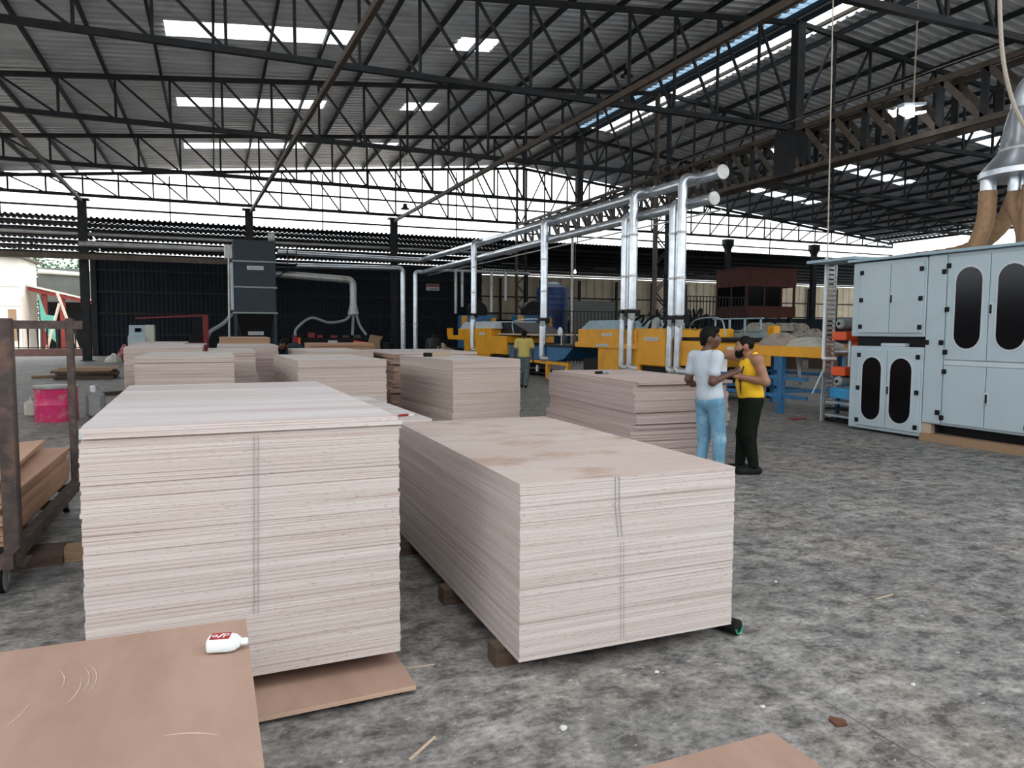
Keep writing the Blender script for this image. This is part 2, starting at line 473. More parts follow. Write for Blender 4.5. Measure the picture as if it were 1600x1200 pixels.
MB().prism([(17.86, 11.99), (18.4, 11.93), (18.4, 11.96), (17.86, 12.03)], 'y', 6, YSTRIP).build('ridge_cap', 'roof_metal', ceil)
BAR((18.82, 6, zr(18.82) - .08), (18.82, YSTRIP, zr(18.82) - .08), .10, .12).build('purlin', 'steel_brown', ceil)
PX = 1.586
pm = None
for sgn in (-1, 1):
    for i in range(0, 21):
        x = X0 + sgn * (PX * i + .25)
        if x < XL or x > XR: continue
        if pm is None:
            o = BAR((0, YF, 0), (0, YBK, 0), .07, .17).build('purlin', 'purlin_steel', ceil, local=True); pm = o.data
        else:
            o = bpy.data.objects.new('purlin', pm); COL.objects.link(o); o.parent = ceil
        o.location = (x - X0, -18, zr(x) - .10 - RIDGE)

# ---- trusses
def truss_parts(root):
    zt = lambda x: zr(x) - .28
    zb = 8.30
    for s_ in (-1, 1):
        xe = X0 + s_ * PX * 20
        BAR((X0, 0, zt(X0)), (xe, 0, zt(xe)), .13, .15).build('top_chord', 'steel_dark', root, local=True)
        BAR((X0, 0, zb), (xe, 0, zb), .15, .15).build('bottom_chord', 'steel_dark', root, local=True)
        for i in range(1, 21):
            x = X0 + s_ * PX * i; xp = X0 + s_ * PX * (i - 1)
            BAR((x, 0, zb), (x, 0, zt(x)), .075).build('vertical', 'steel_dark', root, local=True)
            BAR((x, .03, zt(x)), (xp, .03, zb), .07).build('diagonal', 'steel_dark', root, local=True)

def copy_tree(o, parent=None):
    c = o.copy(); COL.objects.link(c); c.parent = parent
    for ch in list(o.children): copy_tree(ch, c)
    return c

names = ['nearest roof truss, its lower chord crossing the top right corner', 'second roof truss from the camera, running in over the board stacks',
         'third roof truss from the camera, dark steel lattice below the skylights', 'fourth roof truss from the camera, just before the back gable',
         'last roof truss, standing against the white sky above the back wall']
t0 = None
for k, y in enumerate(TY):
    if t0 is None:
        t0 = thing('roof_truss', names[k], 'roof truss', (0, y, 0), 0, 'roof trusses'); truss_parts(t0)
    else:
        t = copy_tree(t0); t.location = (0, y, 0); t['label'] = names[k]

# longitudinal ties under the bottom chords
for lab, x, xf_, z in (('brown tie beam running under the trusses to the third back column', 10.4, 9.81, 7.95), ('brown tie beam running under the trusses to the second back column', 3.3, 1.95, 7.95), ('dark tie beam running under the trusses to the leftmost back column', -5.6, -6.0, 8.0)):
    mb = BAR((x, 8.5, z), (xf_, 42.4, z), .12, .16)
    mb.single('tie_beam', lab, 'beam', 'steel_brown', 'tie beams along the hall')
# thin cross rods between trusses (gable girts)
gw = thing('gable_girts', 'thin dark girts across the open white back gable', 'girts', (X0, 42.55, 7.2))
for z in (7.72, 9.15):
    BAR((XL, 42.6, z), (XR, 42.6, z), .06, .10).build('girt', 'steel_dark', gw)
for x in (-9.5, -2.0, 5.8, 13.7, 21.9, 29.7, 37.6):
    BAR((x, 42.6, 7.2), (x, 42.6, zr(x) - .42), .06).build('post', 'steel_dark', gw)

# ---- lattice girder on the ridge line
lg = thing('lattice_girder', 'deep dark lattice girder running along the ridge columns', 'girder', (X0, 27, 6.83))
GZ0, GZ1 = 6.86, 8.18
for gx in (X0 - .28, X0 + .28):
    BAR((gx, 9.0, GZ1), (gx, 42.4, GZ1), .12, .14).build('top_chord', 'steel_brown', lg)
    BAR((gx, 9.0, GZ0), (gx, 42.4, GZ0), .12, .14).build('bottom_chord', 'steel_brown', lg)
    n = 28; ya = 9.0; dy = (42.4 - ya) / n
    for i in range(n + 1):
        y = ya + i * dy
        BAR((gx, y, GZ0), (gx, y, GZ1), .05, .20, (0, 1, 0)).build('vertical', 'steel_dark', lg)
        if i < n:
            BAR((gx, y, GZ0), (gx, y + dy, GZ1), .16, .05, (1, 0, 0)).build('diagonal', 'steel_brown', lg)
B(X0 - .36, X0 + .36, 18.85, 19.75, GZ0 - .05, GZ1 + .05).build('gusset_box', 'steel_dark', lg)
# posts and columns on the ridge line
def laced(name, label, x, y, z1):
    t = thing(name, label, 'column', (x, y, 0), 0, 'ridge line columns')
    for s_ in (-1, 1):
        B(x + s_ * .30 - .05, x + s_ * .30 + .05, y - .12, y + .12, 0, z1).build('channel', 'steel_brown' if s_ < 0 else 'steel_dark', t)
    k = 0; z = .3
    while z < min(z1, 6.7) - .6:
        for yy in (-.12, .12):
            BAR((x - .3, y + yy, z if k % 2 else z + .6), (x + .3, y + yy, z + .6 if k % 2 else z), .02, .08, (0, 1, 0)).build('lacing_bar', 'steel_dark', t)
        z += .6; k += 1
    B(x - .45, x + .45, y - .3, y + .3, 0, .03).build('base_plate', 'steel_brown', t)
laced('laced_column', 'brown laced column behind the twin silver ducts', X0, 26.9, RIDGE - .3)
laced('laced_column', 'dark laced column left of the blue water tank', X0, 42.4, RIDGE - .3)
laced('laced_column', 'brown column rising behind the brown hoses of the sander', X0, 11.45, RIDGE - .3)
for y, lab in ((19.19, 'dark square post on the lattice girder nearest the camera'), (34.6, 'dark square post on the lattice girder further back')):
    t = thing('ridge_post', lab, 'post', (X0, y, GZ1 + .07), 0, 'ridge posts')
    B(X0 - .16, X0 + .16, y - .16, y + .16, GZ1 + .07, RIDGE - .25).build('shaft', 'steel_dark', t)
    B(X0 - .24, X0 + .24, y - .24, y + .24, GZ1 + .07, GZ1 + .12).build('base_plate', 'steel_dark', t)
# back row columns
for x, lab in ((-6.0, 'dark back column at the yard opening, foot on the pale floor'), (1.87, 'back column rising behind the dust collector'), (9.81, 'back column above the two silver drop ducts'),
               (25.76, 'back column between the twin silver ducts'), (33.7, 'back column with a flared head above the brown cabin'), (41.6, 'back column with a flared head near the cable ladder')):
    t = thing('steel_column', lab, 'column', (x, 42.4, 0), 0, 'back row columns')
    s0 = MB(); s0.box(x - .20, x + .20, 42.26, 42.30, 0, 8.05); s0.box(x - .20, x + .20, 42.50, 42.54, 0, 8.05); s0.box(x - .17, x + .17, 42.30, 42.50, 0, 8.05)
    s0.build('shaft', 'steel_dark', t)
    B(x - .34, x + .34, 42.12, 42.68, 8.05, 8.12).build('cap_plate', 'steel_dark', t)
    B(x - .32, x + .32, 42.1, 42.7, 0, .03).build('base_plate', 'steel_dark', t)
    if x > 20:
        MB().lathe([(.18, 7.3), (.42, 7.75), (.42, 8.05)], (x, 42.4, 0)).build('flared_head', 'steel_dark', t)

# ---- back wall and lean-to roof
WB = 50.0
wb = struct('wall_back', (5, WB, 0))
MB().corr((-6.6, WB, 0), (0, 0, 6.05), (1, 0, 0), 24.6, (0, -1, 0), .25, .04).build('cladding', 'wall_navy', wb)
for z in (1.25, 2.55, 3.85, 5.15):
    B(-6.6, 18.0, WB - .12, WB - .05, z - .06, z + .06).build('girt', 'steel_dark', wb)
B(-6.75, -6.45, WB - .2, WB + .1, 0, 6.2).build('jamb', 'steel_dark', wb)
MB().corr((18.0, WB, 0), (0, 0, 6.6), (0, 1, 0), 12.5, (-1, 0, 0), .25, .04).build('cladding', 'wall_navy', wb)
# lean-to roof: overlapping ribbed strips with open laps that let daylight in
lean = struct('ceiling_lean_to', (5, 46, 6.5))
def strips(xa, xb, gaps, z0, z1, y0, y1):
    n = len(gaps); L = (y1 - y0) / n; tot = sum(gaps); drop = (z0 - z1 - tot) / n; z = z0; y = y0
    for g in gaps:
        MB().corr((xa, y, z), (0, L + .02, -drop), (1, 0, 0), xb - xa, (0, 0, 1), .26, .07).build('roof_strip', 'wall_navy', lean)
        B(xa, xb, y + L - .10, y + L - .04, z - drop - .16, z - drop - .02).build('purlin', 'steel_dark', lean)
        z -= drop + g; y += L
strips(-14.2, -6.1, [.12, .13, .13, .14, .15, .14], 7.24, 6.05, 42.7, WB)
strips(-6.1, 18.0, [.015, .02, .06, .11, .13, .13], 7.24, 6.05, 42.7, WB)
strips(18.0, 84, [.0, .0, .0, .0, .02, .03, .05, .06], 7.25, 6.80, 42.7, 62.4)
for x, y in ((20.5, 52), (23, 54), (29, 53), (39, 54), (41.5, 56)):
    B(x, x + 1.9, y, y + .5, 6.72, 6.76).build('roof_light', 'skylight_white', lean)
wf = struct('wall_far', (39, 62, 0))
MB().corr((18.0, 62, 0), (0, 0, 6.62), (1, 0, 0), 66, (0, -1, 0), .9, .05).build('cladding', 'wall_cream', wf)
for z in (1.6, 3.2, 4.7):
    B(18, 84, 61.8, 61.9, z - .06, z + .06).build('girt', 'steel_dark', wf)
for x in range(20, 84, 4):
    B(x - .1, x + .1, 61.6, 61.8, 0, 6.35).build('stud', 'steel_dark', wf)
B(18.2, 84, 60.0, 60.1, 0, 2.6).build('dado', 'wall_navy', wf)
# fascia above the lean-to and right wall
wr = struct('wall_right', (XR, 20, 0))
MB().corr((XR + .4, -2, 0), (0, 0, 7.6), (0, 1, 0), 44, (-1, 0, 0), .25, .04).build('cladding', 'wall_navy', wr)
wl_ = struct('wall_left_unseen', (XL, 20, 0))  # unseen side wall, added to cut sky reflections, kept low for side light
MB().corr((XL, -2, 0), (0, 0, 4.0), (0, 1, 0), 44.5, (1, 0, 0), .25, .04).build('cladding', 'wall_navy', wl_)
wq = struct('wall_front_sky_block', (12, -9, 0))  # added out of view behind the camera to block low sky light
MB().corr((-26, -9, 0), (0, 0, 5.2), (1, 0, 0), 78, (0, 1, 0), .25, .04).build('cladding', 'grey_panel', wq)

# ================================================================ plywood stacks
def stack(label, loc, rz, n, th, w, l, mat, jx=.003, jy=.003, shifts=None, gap=.0006, over=None, group='plywood stacks', name='plywood_stack', seed=1, top_mat=None):
    rr = random.Random(seed)
    t = thing(name, label, 'plywood stack', loc, rz, group)
    b = MB().box(-w / 2, w / 2, -l / 2, l / 2, 0, th)
    me = None; sx = sy = 0
    for i in range(n):
        if shifts and rr.random() < shifts[0]:
            sx = rr.uniform(-shifts[1], shifts[1]); sy = rr.uniform(-shifts[1], shifts[1])
        if me is None or (i == n - 1 and top_mat):
            o = MB().box(-w / 2, w / 2, -l / 2, l / 2, 0, th).build('sheet', (top_mat or mat) if i == n - 1 else mat, t, local=True)
            if me is None: me = o.data
        else:
            o = bpy.data.objects.new('sheet', me); COL.objects.link(o); o.parent = t
        ox, oy = (over or {}).get(i - n, (0, 0))
        o.location = (w / 2 + sx + ox + rr.gauss(0, jx), l / 2 + sy + oy + rr.gauss(0, jy), i * (th + gap))
    return t

def rot(loc, rz, x, y, z=0):
    return (loc[0] + x * math.cos(rz) - y * math.sin(rz), loc[1] + x * math.sin(rz) + y * math.cos(rz), loc[2] + z)

def batten(label, a, b, w=.09, h=.08, mat='timber_dark', group='battens under the stacks'):
    return BAR(a, b, w, h).single('batten', label, 'batten', mat, group)

# tall stack at left front
aloc = (-.505, 3.265, .135); arz = math.radians(1.3)
sa = stack('tall pale plywood stack in the left foreground, double pencil line down its end', aloc, arz, 60, .018, 1.285, 2.46, 'plywood_pale', .0016, .0012,
           over={-1: (.0, .028), -2: (.012, -.006), -3: (.012, .004)}, seed=3)
for dx in (0, .017):
    pts = [(.650 + dx - .02 * (1 - z), -.0042, z) for z in (.28, .6, .9, 1.06)]
    MB().tube([(p[0], p[1], p[2]) for p in pts], .0013, 5).build('pencil_line', 'ink_blue', sa, local=True)
# second stack, right of it
bloc = (1.285, 3.045, .10); brz = 0.0
sb = stack('lower plywood stack in the middle foreground with brown-stained top sheet', bloc, brz, 46, .0178, 1.22, 2.38, 'plywood_pale', .0010, .0010, seed=5, top_mat='plywood_pink')
for dx in (0, .022):
    MB().tube([(.50 + dx, -.0035, .845), (.502 + dx, -.0035, .70), (.522 + dx, -.0035, .545)], .0016, 5).build('pencil_line', 'ink_blue', sb, local=True)
    MB().tube([(.535 + dx * .8, -.0035, .52), (.545 + dx * .8, -.0035, .03)], .0009, 5).build('pencil_line', 'ink_blue', sb, local=True)

for i, (y, lab) in enumerate(((3.28, 'dark batten under the near end of the middle plywood stack'), (4.15, 'brown batten under the middle of the middle plywood stack'), (5.2, 'dark batten under the far end of the middle plywood stack'))):
    batten(lab, (1.235 if i < 2 else 1.2, y, .05), (2.56, y + .02, .05), .11, .098, 'timber_dark')
# green-ended roller tube peeping out at the right
rt = thing('roller_tube', 'black tube with a green end under the middle stack corner', 'tube', (2.5, 3.3, .0))
TUBE([(2.44, 3.52, .045), (2.60, 3.10, .045)], .042, 16).build('pipe', 'rubber', rt, smooth=True)
TUBE([(2.603 + .032 * .93 * math.cos(t), 3.094 + .032 * .36 * math.cos(t), .045 + .032 * math.sin(t)) for t in [math.pi * (1.05 + .9 * q / 8) for q in range(9)]], .006, 6).build('end_ring', 'glass_green', rt, smooth=True)
for y, lab in ((3.62, 'dark batten under the near end of the tall plywood stack'), (4.7, 'dark batten under the middle of the tall plywood stack'), (5.55, 'dark batten under the far end of the tall plywood stack')):
    batten(lab, (-.56, y, .0665), (.72, y, .0665), .10, .132)

# brown sheet lying under the tall stack
us = MB().box(-.5, .5, -.55, .55, -.0055, .0055)
us = B(-.62, .80, 3.085, 3.50, .030, .052).single('plywood_offcut', 'reddish brown plywood sheet poking out below the tall stack', 'plywood sheet', 'plywood_brown')
us.rotation_euler = (math.radians(1.5), 0, math.radians(2.5))
batten('dark batten beneath the reddish brown sheet', (-.4, 3.3, .015), (.6, 3.3, .015), .08, .026)

# board behind the tall stack
stack('low pale stack between the tall stack and the middle stack', (.775, 5.50, .004), math.radians(2.6), 46, .020, .80, 2.15, 'plywood_pale', .006, .006, seed=8)
# stacks further back
s7loc = (3.15, 9.97, .004); s7r = math.radians(6)
stack('square pale stack in mid hall with a timber offcut on top', s7loc, s7r, 48, .0248, 1.10, 2.25, 'plywood_warm', .004, .004, seed=11)
d = thing('timber_offcut', 'short pale timber offcut lying on a mid hall stack', 'timber', rot(s7loc, s7r, .42, 1.55, 1.2195), s7r + math.radians(40), None)
B(-.33, .33, -.07, .07, .0, .075).build('block', 'timber_pale', d, local=True)
B(-.41, -.335, -.06, .06, .0, .065).build('end_cap', 'black_plastic', d, local=True)
stack('pale plywood stack behind the tall stack, right of centre aisle', (1.05, 10.35, .004), math.radians(3), 48, .0248, 1.24, 2.6, 'plywood_warm', .004, .004, seed=12)
stack('pale plywood stack half hidden beyond the aisle stack', (1.64, 14.3, .004), math.radians(3), 40, .0300, 1.26, 2.6, 'plywood_warm', .004, .006, seed=13)
stack('warm plywood stack directly beyond the tall left stack', (-.99, 10.75, .004), math.radians(-.5), 50, .0248, 1.23, 2.5, 'plywood_warm', .004, .004, seed=14, over={-4: (.0, .02)})
stack('plywood stack leftmost of the middle row', (-1.42, 13.75, .004), 0, 46, .0285, 1.22, 2.4, 'plywood_warm', .004, .005, seed=15)
stack('thin white sheets lying beyond the leftmost middle row stack', (-1.58, 16.6, .004), 0, 44, .0300, 1.0, 2.4, 'plywood_pale', .004, .005, seed=16)
stack('ragged-edged plywood stack in the middle row', (-.5, 13.9, .004) if False else (-.10, 13.9, .004), 0, 41, .030, .80, 2.3, 'plywood_warm', .006, .006, shifts=(.18, .03), seed=17)
stack('brown-sided stack with pale sheets on top in the middle row', (.05, 16.5, .004), 0, 42, .0303, 1.22, 2.3, 'plywood_rose', .006, .006, seed=18, top_mat='plywood_pale')
stack('short brown timber-topped pile beyond the middle row', (.10, 19.3, .004), 0, 23, .062, 1.18, 2.0, 'veneer_orange', .01, .01, shifts=(.1, .03), seed=19)
stack('stack of dark layered veneer beside the aisle', (3.12, 13.7, .16), math.radians(2), 29, .036, 1.75, 2.4, 'veneer_dark', .012, .012, shifts=(.25, .06), seed=20, top_mat='plywood_pale')
for y, lab in ((14.1, 'dark skid under the dark layered veneer, near end'), (15.7, 'dark skid under the dark layered veneer, far end')):
    batten(lab, (2.8, y, .08), (4.8, y + .05, .08), .14, .155)
# brown table of boards in front of the red machine
stack('long brown boards in front of the black press', (2.42, 20.4, .004), 0, 17, .074, 1.75, 1.2, 'veneer_orange', .02, .02, shifts=(.2, .05), seed=23)

# ragged stack behind the two men
s8 = (4.545, 7.34, .004); s8r = math.radians(-2.5)
stack('ragged rose plywood stack leaned on by the man in white', s8, s8r, 61, .0166, 1.30, 2.62, 'plywood_rose', .004, .005, shifts=(.16, .028), seed=31,
      over={-1: (.05, -.04), -2: (.05, -.04)})
k = thing('clamp_tool', 'small black tool lying on the ragged stack', 'tool', rot(s8, s8r, .35, 1.55, 1.0495), math.radians(12))
TUBE([(-.11, 0, .022), (.0, 0, .022)], .02, 10).build('handle', 'black_plastic', k, local=True, smooth=True)
TUBE([(.0, 0, .026), (.13, .01, .026)], .026, 10).build('body', 'motor_grey', k, local=True, smooth=True)
# low brown stack in the left foreground with a glue bottle
fz = .55
lowst = stack('low brown plywood stack cut by the left bottom corner', (-1.12, .52, .004), math.radians(.3), 29, .018, 1.22, 2.38, 'plywood_brown', .003, .003, seed=41)
for cx_, cy_, r_, a0, a1 in ((.50, 2.02, .26, -.35, .55), (.47, 2.02, .27, -.25, .45), (.44, 2.00, .28, -.45, .25), (.42, 2.03, .25, -.1, .5), (.30, 1.95, .30, -.5, .0), (.96, 1.35, .25, .9, 1.5)):
    MB().tube([(cx_ + r_ * math.cos(a0 + (a1 - a0) * q / 12), cy_ + r_ * math.sin(a0 + (a1 - a0) * q / 12), .5395) for q in range(13)], [.0006 + .0016 * math.sin(math.pi * q / 12) for q in range(13)], 6).build('chalk_scuff', 'scuff', lowst, local=True)
bt = thing('glue_bottle', 'white squeeze bottle with a red label lying on brown plywood', 'bottle', (.015, 2.63, fz - .004), math.radians(-12))
prof = [(-.062, .030, .019), (-.056, .037, .024), (0.01, .037, .025), (.028, .033, .022), (.042, .018, .016), (.046, .012, .012)]
rings = []
for x, hy, hz in prof:
    rings.append([(x, hy * math.copysign(abs(math.cos(t)) ** .5, math.cos(t)), .025 + hz * math.copysign(abs(math.sin(t)) ** .5, math.sin(t))) for t in [2 * math.pi * q / 20 for q in range(20)]])
MB().loft(rings).build('body', 'white_plastic', bt, True, True)
MB().lathe([(.011, .046), (.013, .048), (.013, .066), (.009, .070)], (0, 0, .025), 'x', 14).build('cap', 'white_plastic', bt, True, True)
lb = MB().box(-.052, .012, -.026, .026, .0493, .0507).build('label', 'label_red', bt, local=True)
w = MB(); ring_o = [(-.038 + .009 * math.cos(t), .011 * math.sin(t)) for t in [2 * math.pi * q / 16 for q in range(16)]]
ring_i = [(-.038 + .0045 * math.cos(t), .006 * math.sin(t)) for t in [2 * math.pi * q / 16 for q in range(16)]]
w.loft([[(p[0], p[1], .0512) for p in ring_o], [(p[0], p[1], .0514) for p in ring_i]], True, False); w.build('letter', 'white_plastic', lb, local=True)
MB().bar((-.026, -.016, .0511), (-.012, .016, .0511), .006, .0012).build('letter', 'white_plastic', lb, local=True)
w = MB().box(-.010, -.006, -.016, .015, .0507, .0513).box(-.010, .006, .011, .015, .0507, .0513).box(-.010, .006, -.002, .002, .0507, .0513).box(.003, .007, -.002, .015, .0507, .0513); w.build('letter', 'white_plastic', lb, local=True)
kn = thing('utility_knife', 'red and white cutter lying on the low stack between the two front stacks', 'cutter', (1.42, 5.78, .95), math.radians(20))
BB(-.06, .03, -.012, .012, 0, .018, .004).build('handle', 'red_paint', kn, local=True); B(.03, .08, -.008, .008, .002, .010).build('blade_guard', 'white_plastic', kn, local=True)
# corner of a sheet at the bottom edge
stack('brown plywood corner at the bottom edge of the view', (.45, -.55, .004), math.radians(.8), 7, .018, 1.52, 2.62, 'plywood_brown', .003, .003, seed=43)

# ================================================================ people (blended volumes polygonised to one skin each)
def rotz(p, a, c=(0, 0)):
    x, y = p[0] - c[0], p[1] - c[1]
    return (c[0] + x * math.cos(a) - y * math.sin(a), c[1] + x * math.sin(a) + y * math.cos(a), p[2])

def field(prims, h, k, cuts=()):
    lo = np.array([1e9] * 3); hi = -lo
    for q in prims:
        if q[0] == 'c':
            a, b_, ra, rb = map(np.array, q[1:5]); r = max(q[3], q[4]) * 1.05
            lo = np.minimum(lo, np.minimum(a, b_) - r); hi = np.maximum(hi, np.maximum(a, b_) + r)
        else:
            r = max(q[2]); lo = np.minimum(lo, np.array(q[1]) - r); hi = np.maximum(hi, np.array(q[1]) + r)
    lo -= 3 * h; hi += 3 * h
    n = np.ceil((hi - lo) / h).astype(int) + 1
    D = np.full(n, .5, np.float32)
    for q in prims:
        if q[0] == 'c':
            a, b_ = np.array(q[1], float), np.array(q[2], float); r = max(q[3], q[4]); bl, bh = np.minimum(a, b_) - r, np.maximum(a, b_) + r
        else:
            a = np.array(q[1], float); r = max(q[2]); bl, bh = a - r, a + r
        kk = q[-1] if isinstance(q[-1], float) and q[0] == 'k' else k
        i0 = np.maximum(0, np.floor((bl - lo - k - 2 * h) / h).astype(int)); i1 = np.minimum(n, np.ceil((bh - lo + k + 2 * h) / h).astype(int) + 1)
        ax = [lo[d] + h * np.arange(i0[d], i1[d]) for d in range(3)]
        P = np.stack(np.meshgrid(*ax, indexing='ij'), -1)
        if q[0] == 'c':
            ab = b_ - a; L = max(ab @ ab, 1e-9)
            t = np.clip(((P - a) @ ab) / L, 0, 1)
            w = P - (a + t[..., None] * ab)
            if len(q) > 5 and q[5] is not None:      # flattened section: (unit direction, factor)
                fd, ff = np.array(q[5][0], float), q[5][1]
                c = w @ fd; w = w + (c * (1 / ff - 1))[..., None] * fd
            d = np.sqrt((w * w).sum(-1)) - (q[3] + (q[4] - q[3]) * t)
        else:
            P = P - a
            if len(q) > 3 and q[3]:
                c_, s_ = math.cos(-q[3]), math.sin(-q[3]); P = np.stack([P[..., 0] * c_ - P[..., 1] * s_, P[..., 0] * s_ + P[..., 1] * c_, P[..., 2]], -1)
            rr = np.array(q[2]); k0 = np.sqrt(((P / rr) ** 2).sum(-1)); k1 = np.sqrt(((P / rr ** 2) ** 2).sum(-1)) + 1e-9
            d = k0 * (k0 - 1) / k1
        sl = tuple(slice(i0[j], i1[j]) for j in range(3)); cur = D[sl]
        hh = np.maximum(k - np.abs(cur - d), 0) / k
        D[sl] = np.minimum(cur, d) - hh * hh * k / 4
    if cuts:
        ax = [lo[d] + h * np.arange(n[d]) for d in range(3)]
        P = np.stack(np.meshgrid(*ax, indexing='ij'), -1)
        for c in cuts:
            if c[0] == 'plane':       # keep the side where (p-o).n < 0
                D = np.maximum(D, ((P - np.array(c[1])) @ np.array(c[2], float)).astype(np.float32))
            else:                     # subtract an ellipsoid
                q = (P - np.array(c[1])) / np.array(c[2]); D = np.maximum(D, ((1 - np.sqrt((q * q).sum(-1))) * min(c[2])).astype(np.float32))
    return D, lo

def surf(D, lo, h):
    S = D < 0
    nx, ny, nz = D.shape
    cnt = np.zeros((nx - 1, ny - 1, nz - 1), np.int8)
    offs = [(i, j, k) for i in (0, 1) for j in (0, 1) for k in (0, 1)]
    for i, j, k in offs: cnt += S[i:nx - 1 + i, j:ny - 1 + j, k:nz - 1 + k]
    C = np.argwhere((cnt > 0) & (cnt < 8))
    idx = np.full(cnt.shape, -1, np.int32); idx[C[:, 0], C[:, 1], C[:, 2]] = np.arange(len(C))
    pos = np.zeros((len(C), 3)); num = np.zeros(len(C))
    for ax in range(3):
        o1, o2 = [a for a in range(3) if a != ax]
        for i in (0, 1):
            for j in (0, 1):
                a = C.copy(); a[:, o1] += i; a[:, o2] += j; b_ = a.copy(); b_[:, ax] += 1
                d0 = D[a[:, 0], a[:, 1], a[:, 2]]; d1 = D[b_[:, 0], b_[:, 1], b_[:, 2]]
                cr = (d0 < 0) != (d1 < 0); t = np.where(cr, d0 / np.where(cr, d0 - d1, 1), 0)
                p = a.astype(float); p[:, ax] += t
                pos[cr] += p[cr]; num[cr] += 1
    V = lo + h * pos / num[:, None]
    F = []
    for ax in range(3):
        o1, o2 = [(1, 2), (2, 0), (0, 1)][ax]
        sl0 = [slice(None)] * 3; sl1 = [slice(None)] * 3; sl0[ax] = slice(0, -1); sl1[ax] = slice(1, None)
        E_ = np.argwhere(S[tuple(sl0)] != S[tuple(sl1)])
        E_ = E_[(E_[:, o1] > 0) & (E_[:, o2] > 0) & (E_[:, o1] < D.shape[o1] - 1) & (E_[:, o2] < D.shape[o2] - 1)]
        q = []
        for i, j in ((1, 1), (0, 1), (0, 0), (1, 0)):
            a = E_.copy(); a[:, o1] -= i; a[:, o2] -= j; q.append(idx[a[:, 0], a[:, 1], a[:, 2]])
        q = np.stack(q, 1)
        flip = ~S[E_[:, 0], E_[:, 1], E_[:, 2]]
        q[flip] = q[flip][:, ::-1]
        F.append(q)
    F = np.concatenate(F); F = F[(F >= 0).all(1)]
    return V, F

def blob(name, mat, prims, parent, h=.007, k=.03, cuts=()):
    D, lo = field(prims, h, k, cuts); V, F = surf(D, lo, h)
    me = bpy.data.meshes.new(name); me.from_pydata(V.tolist(), [], F.tolist()); me.materials.append(M[mat])
    me.polygons.foreach_set('use_smooth', [True] * len(me.polygons))
    ob = bpy.data.objects.new(name, me); COL.objects.link(ob); ob.parent = parent
    return ob

V3 = lambda *a: np.array(a, float)
def hand(el, wr, sc=1.0, palm_n=(0, 0, 1), curl=.35, side=1):
    # palm and five unequal, bent fingers beyond the wrist
    el, wr = np.array(el, float), np.array(wr, float)
    d = wr - el; d /= np.linalg.norm(d); n = np.array(palm_n, float); n -= d * (n @ d); n /= np.linalg.norm(n); s = np.cross(d, n) * side
    out = []
    pc = wr + d * .045 * sc
    for o in (-.026, -.009, .009, .026):
        out.append(('c', tuple(wr + s * o * .6), tuple(wr + d * .085 * sc + s * o * sc), .014, .0125))
    for o, L in ((-.028, .062), (-.0095, .074), (.0095, .070), (.028, .055)):
        a = wr + d * .085 * sc + s * o * sc
        b1 = a + (d * math.cos(curl) - n * math.sin(curl)) * L * .5 * sc
        c1 = b1 + (d * math.cos(curl * 2.4) - n * math.sin(curl * 2.4)) * L * .5 * sc
        out += [('c', tuple(a), tuple(b1), .0098, .009), ('c', tuple(b1), tuple(c1), .009, .0075)]
    a = wr + d * .025 * sc - s * .026 * sc; b1 = a + (d * .62 - s * .66 - n * .3) * .042 * sc; c1 = b1 + (d * .9 - s * .25 - n * .35) * .032 * sc
    out += [('c', tuple(a), tuple(b1), .0125, .0105), ('c', tuple(b1), tuple(c1), .0105, .0085)]
    return out

def head(hc, yaw, s=1.0, tilt=0.0):
    c = (hc[0], hc[1])
    def T(x, y, z): return rotz((c[0] + x * s, c[1] + y * s, hc[2] + (z - y * math.sin(tilt)) * s), yaw, c)
    P = [('e', T(0, -.012, .015), (.076 * s, .094 * s, .100 * s), yaw), ('e', T(0, .030, -.045), (.056 * s, .062 * s, .066 * s), yaw),
         ('e', T(0, .052, -.085), (.030 * s, .026 * s, .022 * s), yaw), ('c', T(0, .082, .018), T(0, .106, -.022), .009 * s, .0135 * s),
         ('c', T(-.035, .076, .035), T(.035, .076, .035), .011 * s, .011 * s),
         ('c', T(-.018, .086, -.052), T(.018, .086, -.052), .0085 * s, .0085 * s)]
    for q in (-1, 1):
        P += [('e', T(q * .078, -.012, -.005), (.009 * s, .022 * s, .033 * s), yaw), ('e', T(q * .042, .060, -.02), (.026 * s, .024 * s, .026 * s), yaw)]
    return P, T

def body(J, s=1.0):
    # J: joints in metres in the figure's own frame, facing +Y, right hand at +X
    P = []
    hz = J['hip']
    P += [('e', (0, 0, hz + .03), (.155, .115, .12)), ('e', (0, J.get('belly', 0) * .4, hz + .17), (.135, .105 + J.get('belly', 0), .15)),
          ('e', ((J['sl'][0] + J['sr'][0]) * .4, (J['sl'][1] + J['sr'][1]) * .4, hz + .36), (.155, .108, .19)), ('c', (J['sl'][0] * .85, J['sl'][1], J['sl'][2]), (J['sr'][0] * .85, J['sr'][1], J['sr'][2]), .062, .062),
          ('c', tuple(J['nk']), tuple(np.array(J['hd']) + V3(0, -.015, -.07)), .056, .052)]
    for a in 'lr':
        P += [('c', J['s' + a], J['e' + a], .052, .041), ('c', J['e' + a], J['w' + a], .041, .027)]
        P += [('c', J['h' + a], J['k' + a], .088, .056), ('c', J['k' + a], J['a' + a], .056, .038)]
        f = J['a' + a]; yaw = J.get('f' + a, 0)
        toe = rotz((f[0], f[1] + .15, .032), yaw, f); heel = rotz((f[0], f[1] - .045, .04), yaw, f)
        P += [('c', (heel[0], heel[1], .042), (toe[0], toe[1], .032), .036, .030)]
    return P

